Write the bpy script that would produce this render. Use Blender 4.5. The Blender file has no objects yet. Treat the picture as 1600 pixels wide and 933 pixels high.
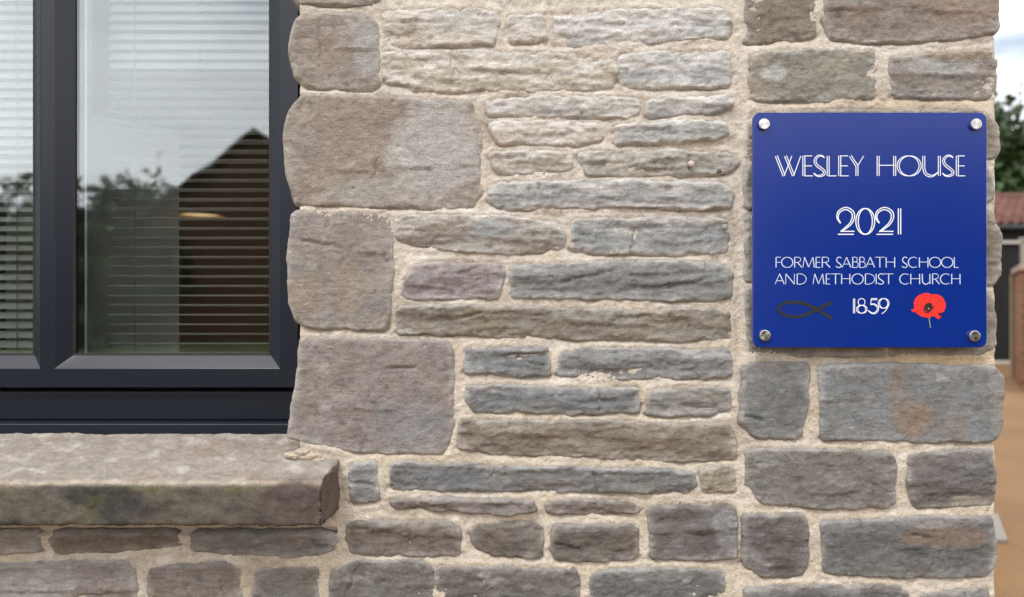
import bpy, bmesh, math, random
import numpy as np
from mathutils import Vector
R = math.radians
random.seed(7)
C = bpy.context.scene.collection
scene = bpy.context.scene

# ------------------------------------------------------------------ camera
D0, S0, ZC = 1.2, 0.0011, 1.5          # distance to wall, metres per photo pixel on the wall, eye height
cam_d = bpy.data.cameras.new('camera'); cam = bpy.data.objects.new('camera', cam_d); C.objects.link(cam)
cam.location = (0, -D0, ZC); cam.rotation_euler = (R(90), 0, 0)
cam_d.sensor_width = 36; cam_d.lens = 36 * D0 / (1600 * S0)
cam_d.clip_start = 0.02; cam_d.clip_end = 2000
cam_d.dof.use_dof = True; cam_d.dof.focus_distance = D0 - 0.034; cam_d.dof.aperture_fstop = 2.7
scene.camera = cam

# ------------------------------------------------------------------ light
SUN_EL, SUN_AZ = 52, -30               # degrees; azimuth measured from -Y (behind the camera) towards -X
w = bpy.data.worlds.new('World'); scene.world = w; w.use_nodes = True
nt = w.node_tree; N, L = nt.nodes, nt.links
for n in list(N): N.remove(n)
out = N.new('ShaderNodeOutputWorld'); bg = N.new('ShaderNodeBackground'); bg.inputs['Strength'].default_value = 0.1
sky = N.new('ShaderNodeTexSky'); sky.sky_type = 'NISHITA'; sky.sun_disc = False
sky.sun_elevation = R(SUN_EL); sky.sun_rotation = R(180 - SUN_AZ); sky.air_density = 1.0; sky.dust_density = 2.0
tc = N.new('ShaderNodeTexCoord'); mp = N.new('ShaderNodeMapping'); mp.inputs['Scale'].default_value = (1.0, 1.0, 2.6)
no = N.new('ShaderNodeTexNoise'); no.inputs['Scale'].default_value = 2.2; no.inputs['Detail'].default_value = 6; no.inputs['Roughness'].default_value = 0.55
rp = N.new('ShaderNodeValToRGB'); rp.color_ramp.elements[0].position = 0.24; rp.color_ramp.elements[1].position = 0.44
no2 = N.new('ShaderNodeTexNoise'); no2.inputs['Scale'].default_value = 1.4; no2.inputs['Detail'].default_value = 5
rp2 = N.new('ShaderNodeValToRGB'); rp2.color_ramp.elements[0].position = 0.3; rp2.color_ramp.elements[1].position = 0.68
rp2.color_ramp.elements[0].color = (9.0, 9.2, 9.8, 1); rp2.color_ramp.elements[1].color = (18.0, 17.9, 17.7, 1)
mx = N.new('ShaderNodeMix'); mx.data_type = 'RGBA'
L.new(tc.outputs['Generated'], mp.inputs['Vector']); L.new(mp.outputs[0], no.inputs['Vector']); L.new(mp.outputs[0], no2.inputs['Vector'])
L.new(no.outputs['Fac'], rp.inputs[0]); L.new(no2.outputs['Fac'], rp2.inputs[0])
L.new(rp.outputs[0], mx.inputs[0]); L.new(sky.outputs[0], mx.inputs[6]); L.new(rp2.outputs[0], mx.inputs[7])
L.new(mx.outputs[2], bg.inputs['Color']); L.new(bg.outputs[0], out.inputs['Surface'])
sd = bpy.data.lights.new('sun', 'SUN'); sd.energy = 1.35; sd.angle = R(12); sd.color = (1, 0.97, 0.93)
so = bpy.data.objects.new('sun', sd); C.objects.link(so)
az = R(SUN_AZ)
sdir = Vector((math.sin(az) * math.cos(R(SUN_EL)), -math.cos(az) * math.cos(R(SUN_EL)), math.sin(R(SUN_EL))))
so.rotation_euler = sdir.to_track_quat('Z', 'Y').to_euler(); so.location = sdir * 30
scene.view_settings.view_transform = 'Standard'; scene.view_settings.look = 'None'
scene.view_settings.exposure = 0.42; scene.view_settings.gamma = 1

# ------------------------------------------------------------------ helpers
def lin(c):
    c = np.asarray(c, float) / 255
    return np.where(c <= 0.04045, c / 12.92, ((c + 0.055) / 1.055) ** 2.4)
def P(px, py, Y=0.0):                   # a photo pixel met at depth Y (0 = wall plane)
    s = S0 * (D0 + Y) / D0
    return ((px - 800) * s, Y, ZC + (466.5 - py) * s)
def empty(name, label=None, cat=None, loc=(0, 0, 0), group=None):
    o = bpy.data.objects.new(name, None); C.objects.link(o); o.location = loc
    tag(o, label, cat, group); return o
def tag(o, label=None, cat=None, group=None, kind=None):
    if label: o['label'] = label
    if cat: o['category'] = cat
    if group: o['group'] = group
    if kind: o['kind'] = kind
    return o
def link(name, me, mat, parent=None, smooth=False):
    if mat: me.materials.append(mat)
    if smooth: me.polygons.foreach_set('use_smooth', [True] * len(me.polygons))
    o = bpy.data.objects.new(name, me); C.objects.link(o)
    if parent:
        o.parent = parent; o.location = -parent.location if parent.parent is None else (0, 0, 0)
    return o
def mesh_py(name, v, f, mat, parent=None, smooth=False):
    me = bpy.data.meshes.new(name); me.from_pydata([tuple(p) for p in v], [], [tuple(q) for q in f]); me.update()
    return link(name, me, mat, parent, smooth)
def bm_obj(name, bm, mat, parent=None, smooth=False):
    bmesh.ops.recalc_face_normals(bm, faces=bm.faces)
    me = bpy.data.meshes.new(name); bm.to_mesh(me); bm.free()
    return link(name, me, mat, parent, smooth)
def add_box(bm, a, b, bev=0, seg=2):
    r = bmesh.ops.create_cube(bm, size=1); vs = r['verts']
    for v in vs:
        v.co = Vector((a[0] + (v.co.x + .5) * (b[0] - a[0]), a[1] + (v.co.y + .5) * (b[1] - a[1]), a[2] + (v.co.z + .5) * (b[2] - a[2])))
    if bev:
        es = list({e for v in vs for e in v.link_edges})
        bmesh.ops.bevel(bm, geom=es, offset=bev, segments=seg, affect='EDGES', profile=.5)
def box(name, a, b, mat, parent=None, bev=0):
    bm = bmesh.new(); add_box(bm, a, b, bev); return bm_obj(name, bm, mat, parent)
def tube(bm, p, q, r, n=10, r2=None):
    p, q = Vector(p), Vector(q); d = q - p
    m = d.to_track_quat('Z', 'Y').to_matrix().to_4x4(); m.translation = (p + q) / 2
    bmesh.ops.create_cone(bm, cap_ends=True, segments=n, radius1=r, radius2=r if r2 is None else r2, depth=d.length, matrix=m)
def prism(bm, pts, axis, t0, t1):       # polygon in two coordinates swept along the third
    def mk(p, t):
        return {'x': (t, p[0], p[1]), 'y': (p[0], t, p[1]), 'z': (p[0], p[1], t)}[axis]
    a = [bm.verts.new(mk(p, t0)) for p in pts]; b = [bm.verts.new(mk(p, t1)) for p in pts]
    bm.faces.new(a); bm.faces.new(b[::-1])
    for i in range(len(pts)): bm.faces.new((a[i], a[i - 1], b[i - 1], b[i]))

# numpy gradient noise
_rng = np.random.RandomState(11)
_perm = _rng.permutation(1024); _perm = np.concatenate([_perm, _perm])
_ang = _rng.rand(1024) * 2 * math.pi; _gx, _gy = np.cos(_ang), np.sin(_ang)
def perlin(x, y, seed=0):
    xi, yi = np.floor(x).astype(int), np.floor(y).astype(int); xf, yf = x - xi, y - yi
    u, v = xf * xf * xf * (xf * (xf * 6 - 15) + 10), yf * yf * yf * (yf * (yf * 6 - 15) + 10)
    def g(ix, iy, dx, dy):
        h = _perm[(_perm[(ix + seed * 57) % 1024] + iy + seed * 131) % 1024]
        return _gx[h] * dx + _gy[h] * dy
    a = g(xi, yi, xf, yf); b = g(xi + 1, yi, xf - 1, yf); c = g(xi, yi + 1, xf, yf - 1); d = g(xi + 1, yi + 1, xf - 1, yf - 1)
    return (a + (b - a) * u + ((c + (d - c) * u) - (a + (b - a) * u)) * v) * 1.5
def fbm(x, y, oct=4, seed=0, gain=.5):
    s, a, t = 0, 1, 0
    for i in range(oct):
        s = s + a * perlin(x * 2 ** i, y * 2 ** i, seed + i); t += a; a *= gain
    return s / t
def sstep(a, b, x):
    t = np.clip((x - a) / (b - a), 0, 1); return t * t * (3 - 2 * t)
def poly_sdf(px, py, poly):             # + inside
    d = np.full(px.shape, 1e9); ins = np.zeros(px.shape, bool); n = len(poly)
    for i in range(n):
        ax, ay = poly[i]; bx, by = poly[(i + 1) % n]; ex, ey = bx - ax, by - ay
        t = np.clip(((px - ax) * ex + (py - ay) * ey) / (ex * ex + ey * ey + 1e-12), 0, 1)
        d = np.minimum(d, (px - ax - t * ex) ** 2 + (py - ay - t * ey) ** 2)
        c = ((ay > py) != (by > py)) & (px < (bx - ax) * (py - ay) / (by - ay + 1e-12) + ax)
        ins ^= c
    d = np.sqrt(d); return np.where(ins, d, -d)

# ------------------------------------------------------------------ materials
def nodes(name):
    m = bpy.data.materials.new(name); m.use_nodes = True
    return m, m.node_tree.nodes, m.node_tree.links, m.node_tree.nodes['Principled BSDF']
def plain(name, srgb, rough=.6, metal=0, spec=.5, noise=0, nscale=30, bump=0, bscale=200, linear=None):
    m, n, l, b = nodes(name); c = linear if linear is not None else lin(srgb)
    b.inputs['Base Color'].default_value = (*c, 1); b.inputs['Roughness'].default_value = rough
    b.inputs['Metallic'].default_value = metal; b.inputs['Specular IOR Level'].default_value = spec
    t = n.new('ShaderNodeTexCoord')
    if noise:
        x = n.new('ShaderNodeTexNoise'); x.inputs['Scale'].default_value = nscale; x.inputs['Detail'].default_value = 6
        mr = n.new('ShaderNodeMapRange'); mr.inputs['To Min'].default_value = 1 - noise; mr.inputs['To Max'].default_value = 1 + noise
        mr.inputs['From Min'].default_value = .25; mr.inputs['From Max'].default_value = .75
        v = n.new('ShaderNodeVectorMath'); v.operation = 'SCALE'; v.inputs[0].default_value = c
        l.new(t.outputs['Object'], x.inputs['Vector']); l.new(x.outputs['Fac'], mr.inputs['Value']); l.new(mr.outputs[0], v.inputs['Scale']); l.new(v.outputs[0], b.inputs['Base Color'])
    if bump:
        x = n.new('ShaderNodeTexNoise'); x.inputs['Scale'].default_value = bscale; x.inputs['Detail'].default_value = 5
        bp = n.new('ShaderNodeBump'); bp.inputs['Strength'].default_value = bump; bp.inputs['Distance'].default_value = .002
        l.new(t.outputs['Object'], x.inputs['Vector']); l.new(x.outputs['Fac'], bp.inputs['Height']); l.new(bp.outputs[0], b.inputs['Normal'])
    return m
def rock_mat(name, f1, f2, amp, grain, bump, dist, streak=0):
    m, n, l, b = nodes(name); b.inputs['Roughness'].default_value = .92; b.inputs['Specular IOR Level'].default_value = .18
    at = n.new('ShaderNodeAttribute'); at.attribute_name = 'Col'
    t = n.new('ShaderNodeTexCoord')
    def nz(s, d, r=.6):
        x = n.new('ShaderNodeTexNoise'); x.inputs['Scale'].default_value = s; x.inputs['Detail'].default_value = d; x.inputs['Roughness'].default_value = r
        l.new(t.outputs['Object'], x.inputs['Vector']); return x
    def rng(src, lo, hi, a=.3, c=.7):
        r = n.new('ShaderNodeMapRange'); r.inputs['From Min'].default_value = a; r.inputs['From Max'].default_value = c
        r.inputs['To Min'].default_value = lo; r.inputs['To Max'].default_value = hi; l.new(src, r.inputs['Value']); return r.outputs[0]
    a = nz(f1, 6); g = nz(f2, 3, .7)
    mu = n.new('ShaderNodeMath'); mu.operation = 'MULTIPLY'
    l.new(rng(a.outputs['Fac'], 1 - amp, 1 + amp), mu.inputs[0]); l.new(rng(g.outputs['Fac'], 1 - grain, 1 + grain), mu.inputs[1])
    if streak:
        mp_ = n.new('ShaderNodeMapping'); mp_.inputs['Scale'].default_value = (1, 1, 7); l.new(t.outputs['Object'], mp_.inputs[0])
        y_ = n.new('ShaderNodeTexNoise'); y_.inputs['Scale'].default_value = 30; y_.inputs['Detail'].default_value = 8; y_.inputs['Roughness'].default_value = .72; l.new(mp_.outputs[0], y_.inputs['Vector'])
        m2_ = n.new('ShaderNodeMath'); m2_.operation = 'MULTIPLY'; l.new(mu.outputs[0], m2_.inputs[0]); l.new(rng(y_.outputs['Fac'], 1 - streak, 1 + streak), m2_.inputs[1]); mu = m2_
    v = n.new('ShaderNodeVectorMath'); v.operation = 'SCALE'; l.new(at.outputs['Color'], v.inputs[0]); l.new(mu.outputs[0], v.inputs['Scale'])
    l.new(v.outputs[0], b.inputs['Base Color'])
    ad = n.new('ShaderNodeMath'); ad.operation = 'ADD'; l.new(a.outputs['Fac'], ad.inputs[0])
    g2 = n.new('ShaderNodeMath'); g2.operation = 'MULTIPLY'; g2.inputs[1].default_value = .35; l.new(g.outputs['Fac'], g2.inputs[0]); l.new(g2.outputs[0], ad.inputs[1])
    bp = n.new('ShaderNodeBump'); bp.inputs['Strength'].default_value = bump; bp.inputs['Distance'].default_value = dist
    l.new(ad.outputs[0], bp.inputs['Height']); l.new(bp.outputs[0], b.inputs['Normal'])
    return m
M_stone = rock_mat('weathered_stone', 80, 520, .16, .24, 1.0, .005, .22)
M_mortar = rock_mat('lime_mortar', 90, 420, .12, .2, 1.0, .006)
M_sill = rock_mat('sill_stone', 70, 420, .16, .24, .8, .004)

# ------------------------------------------------------------------ HOUSE and its stones
house = empty('stone_house', 'rough coursed grey stone house with pale mortar and anthracite framed window', 'house')
MORT = lin((208, 198, 183)); LIME_AND_LIGHT = lin((222, 219, 216))
FRONT_POLYS = []; TONE = np.array([.915, .905, .90])

def set_col(me, col):
    a = me.color_attributes.new('Col', 'FLOAT_COLOR', 'POINT')
    a.data.foreach_set('color', np.concatenate([col, np.ones((len(col), 1))], 1).astype(np.float32).ravel())

_sid = [0]
def stone(poly, srgb, lime_and_light=.12, H=.0036, r=.0045, bed=1.0, depth=.07, step=.0033, patches=(), c2=None, c2amt=.35, outward='front', base=0.0, name='stone', rough=1.0, ledges=None, grow=.0035):
    """poly: outline in wall metres (u right, v up). Height field with rolled edges, sides run back into the wall."""
    _sid[0] += 1; s = _sid[0] * 7 % 900
    rs = random.Random(s)
    pp = np.array(poly); nx = np.roll(pp, -1, 0); c_ = np.minimum(.10, .004 / (np.linalg.norm(nx - pp, axis=1) + 1e-6))[:, None]
    poly = np.stack([pp + (nx - pp) * c_, nx + (pp - nx) * c_], 1).reshape(-1, 2); lo = poly.min(0) - .014; hi = poly.max(0) + .014
    nu = int((hi[0] - lo[0]) / step) + 2; nv = int((hi[1] - lo[1]) / step) + 2
    U, V = np.meshgrid(lo[0] + np.arange(nu) * step, lo[1] + np.arange(nv) * step, indexing='ij')
    wk = .55 if depth > .1 else 1.0
    def sdf(u, v):
        wu = .0058 * fbm(u * 24, v * 30, 4, s, .6) * rough; wv = .0062 * fbm(u * 22 + 9, v * 30 + 5, 4, s + 3, .6) * rough
        d = poly_sdf(u + wu * wk, v + wv * wk, poly) + grow
        return d
    d = sdf(U, V); OUT = .003
    keep = d > -OUT
    cell = keep[:-1, :-1] | keep[1:, :-1] | keep[:-1, 1:] | keep[1:, 1:]
    # drop slivers: need two corners
    cnt = keep[:-1, :-1].astype(int) + keep[1:, :-1] + keep[:-1, 1:] + keep[1:, 1:]
    cell = cnt >= 1
    idx = -np.ones((nu, nv), int)
    used = np.zeros((nu, nv), bool)
    used[:-1, :-1] |= cell; used[1:, :-1] |= cell; used[:-1, 1:] |= cell; used[1:, 1:] |= cell
    idx[used] = np.arange(used.sum())
    u, v, dd = U[used].copy(), V[used].copy(), d[used].copy()
    bad = dd < -OUT
    e = .0015
    for _ in range(3):                  # pull the outermost vertices onto the outline
        bu, bv = u[bad], v[bad]; b0 = sdf(bu, bv)
        gx = (sdf(bu + e, bv) - sdf(bu - e, bv)) / (2 * e); gy = (sdf(bu, bv + e) - sdf(bu, bv - e)) / (2 * e)
        gl = np.maximum(gx * gx + gy * gy, .3)
        t = np.clip((-OUT - b0), 0, .01); u[bad] = bu + gx / gl * t; v[bad] = bv + gy / gl * t
    dd = np.maximum(sdf(u, v), -OUT)
    rl = r * (.45 + 1.1 * np.clip(.5 + 1.2 * fbm(u * 20, v * 20, 3, s + 7), 0, 1.4)); q = np.clip((dd + OUT) / rl, 0, 1); prof = 1 - (1 - q) ** 1.35
    h = -.004 + (H + .004) * prof; chip = sstep(.12, .3, fbm(u * 38, v * 38, 3, s + 9)) * np.exp(-np.maximum(dd, 0) / .007); h -= .0034 * chip
    big = fbm(u * 9, v * (9 + 16 * bed), 3, s + 11); med = fbm(u * 30, v * (32 + 50 * bed), 4, s + 17, .55); fine = fbm(u * 120, v * 150, 3, s + 23)
    rk = rough * (.45 + .55 * bed if bed < .15 else .7 + .4 * bed)
    tf_ = 4.5 * fbm(u * 8, v * (10 + 26 * bed), 4, s + 13, .55) + 9; fl_ = np.floor(tf_); ter = (fl_ - 9 + sstep(.82, 1, tf_ - fl_)) / 4.5
    h += prof * rk * (.0066 * ter + .0010 * big + .0015 * med + .0018 * fine); rg = 1 - np.abs(fbm(u * 17, v * (20 + 45 * bed), 4, s + 19, .6)) * 2.2; h += prof * rk * .0011 * np.clip(rg, -1, 1)
    tilt_u, tilt_v = rs.uniform(-.03, .03), rs.uniform(-.04, .04)
    cu, cv = (poly[:, 0].mean(), poly[:, 1].mean())
    h += prof * ((u - cu) * tilt_u * .5 + (v - cv) * tilt_v)
    nl = ledges if ledges is not None else (rs.choice([1, 2, 2, 3]) if bed > .3 else rs.choice([0, 1, 1]))
    v0, v1 = poly[:, 1].min(), poly[:, 1].max()
    for k in range(nl):                 # bedding planes broken as small ledges
        z0 = v0 + (v1 - v0) * rs.uniform(.12, .85)
        line = z0 + .006 * fbm(u * 14 + k * 5, u * 0 + s, 4, s + 31 + k) + (u - cu) * rs.uniform(-.06, .06)
        amp = rs.uniform(.002, .0048) * sstep(-.25, .35, fbm(u * 10 + 3 * k, u * 0 + k, 2, s + 41))
        h += prof * amp * (sstep(0, .0035, v - line) * np.exp(-np.maximum(v - line, 0) / .02))
    # cracks: thin wandering grooves over part of the face
    for k in range(rs.choice([0, 1, 1]) if bed < .35 else rs.choice([0, 0, 1, 2])):
        an = rs.uniform(-.25, .25) if rs.random() < .6 else rs.uniform(1.1, 1.9)
        ca, sa = math.cos(an), math.sin(an); ou, ov = cu + rs.uniform(-.35, .35) * (poly[:, 0].max() - poly[:, 0].min()), cv + rs.uniform(-.3, .3) * (v1 - v0)
        al = (u - ou) * ca + (v - ov) * sa; ac = -(u - ou) * sa + (v - ov) * ca + .006 * fbm(al * 28 + k * 9, al * 0 + s, 4, s + 45, .6)
        ln_ = rs.uniform(.02, .06); gk = np.exp(-(ac / .0022) ** 2) * sstep(ln_, ln_ * .6, np.abs(al)); h -= prof * .0045 * gk
        h += prof * .0014 * sstep(0, .004, ac) * np.exp(-np.maximum(ac, 0) / .012) * sstep(ln_ * 1.3, ln_ * .5, np.abs(al))
    # pits
    pit = fbm(u * 95, v * 95, 2, s + 51); h -= prof * .003 * sstep(.52, .7, pit)
    # colour: stone, second tone, limewash smears near the joints, painted top light, patches
    base_c = lin(srgb); col = np.tile(base_c, (len(u), 1)); 
    c2v = lin(c2) if c2 is not None else base_c * np.array(rs.choice([(1.1, 1.02, .94), (.9, .96, 1.0), (1.06, 1.0, .95), (.84, .85, .87)]))
    m2 = sstep(-.08, .32, fbm(u * 11, v * (13 + 16 * bed), 4, s + 61)) * (c2amt * 2); col = col + (c2v - col) * np.clip(m2, 0, 1)[:, None]
    m3 = sstep(.12, .42, fbm(u * 10 + 7, v * (12 + 22 * bed), 5, s + 63, .58)) * rs.uniform(.15, .55); pv = base_c * .45 + lin((176, 182, 186)) * .55; col = col + (pv - col) * m3[:, None]
    m4 = sstep(.18, .45, fbm(u * 9 - 4, v * (12 + 14 * bed), 4, s + 67, .58)) * rs.uniform(.1, .5); bv = base_c * .5 + lin((134, 112, 92)) * .5; col = col + (bv - col) * m4[:, None]
    col *= (1 + .30 * fbm(u * 20, v * (24 + 50 * bed), 5, s + 71, .6) + .10 * fine)[:, None]
    dk = sstep(.22, .5, fbm(u * 40, v * (42 + 40 * bed), 4, s + 77)); col *= (1 - .28 * dk)[:, None]
    edge = np.exp(-np.maximum(dd - .001, 0) / .0065)
    sm = np.clip(edge * (.75 + 1.1 * fbm(u * 25, v * 25, 3, s + 81)) , 0, .8) * min(1, .35 + lime_and_light * 1.6)
    rel = np.clip((v - v0) / (v1 - v0), 0, 1); tl = (.30 * rel ** 2 - .06) * (bed > .35)  # paler towards the stone top: mortar smear plus painted light from above
    lime_light_m = sstep(.30 - lime_and_light * .75, .66 - lime_and_light * .55, tl + fbm(u * 13, v * (16 + 40 * bed), 5, s + 91, .6)) * min(.85, .35 + lime_and_light)
    k = np.clip(np.maximum(sm, lime_light_m), 0, .9)[:, None]
    col = col + ((MORT * .25 + LIME_AND_LIGHT * .75) - col) * k
    for (cx, cy, rx, ry, pc, st) in patches:
        X, _, Z = P(cx, cy)
        wn = .35 * fbm(u * 30, v * 30, 3, s + 97)
        g = sstep(1.15, .75, np.sqrt(((u - X) / (rx * S0)) ** 2 + ((v - Z) / (ry * S0)) ** 2) + wn) * st
        col = col + (lin(pc) * (1 + .12 * med)[:, None] - col) * g[:, None]
    lum = (col * [.3, .59, .11]).sum(1)[:, None]; col = lum + (col - lum) * .80; col = np.clip(col * TONE, .01, .9)
    # faces
    I, J = np.nonzero(cell); F = np.stack([idx[I, J], idx[I + 1, J], idx[I + 1, J + 1], idx[I, J + 1]], 1)
    E = np.concatenate([F[:, [0, 1]], F[:, [1, 2]], F[:, [2, 3]], F[:, [3, 0]]])
    key = np.sort(E, 1); kk = key[:, 0] * 10000000 + key[:, 1]
    uq, first, c = np.unique(kk, return_index=True, return_counts=True); be = E[first[c == 1]]
    bv = np.unique(be); n0 = len(u); rings = [.012, depth * .5, depth]
    vu, vv, vh, vc = [u], [v], [h], [col]; faces = [F]; prev = {int(a): int(a) for a in bv}
    pu, pv = u[bv], v[bv]
    for ri, rd in enumerate(rings):
        jit = .003 * fbm(pu * 30 + rd * 60, pv * 30 - rd * 40, 3, s + 5) * (ri > 0)
        cxn, cyn = pu - cu, pv - cv; ln = np.sqrt(cxn ** 2 + cyn ** 2) + 1e-6
        vu.append(pu + cxn / ln * jit); vv.append(pv + cyn / ln * jit); vh.append(np.full(len(bv), -rd)); vc.append(col[bv])
        nid = {int(a): n0 + ri * len(bv) + i for i, a in enumerate(bv)}
        faces.append(np.array([[prev[int(b)], prev[int(a)], nid[int(a)], nid[int(b)]] for a, b in be])); prev = nid
    u, v, h, col = map(np.concatenate, (vu, vv, vh, vc)); F = np.concatenate(faces)
    h = h + base
    if outward == 'front': co = np.stack([u, -h, v], 1)
    else: co = np.stack([outward + h, u, v], 1)      # return wall: u runs along +Y, faces +X
    me = bpy.data.meshes.new(name); me.from_pydata(co.tolist(), [], F.tolist()); me.update()
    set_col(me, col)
    return link(name, me, M_stone, house, True)

def px_poly(pts, Y=-.008):
    pts = [(a - 6 if a > 1530 else a - 1 if 440 < a < 476 and b < 700 else a, b) for a, b in pts]
    return [(P(a, b, Y)[0], P(a, b, Y)[2]) for a, b in pts]

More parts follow.
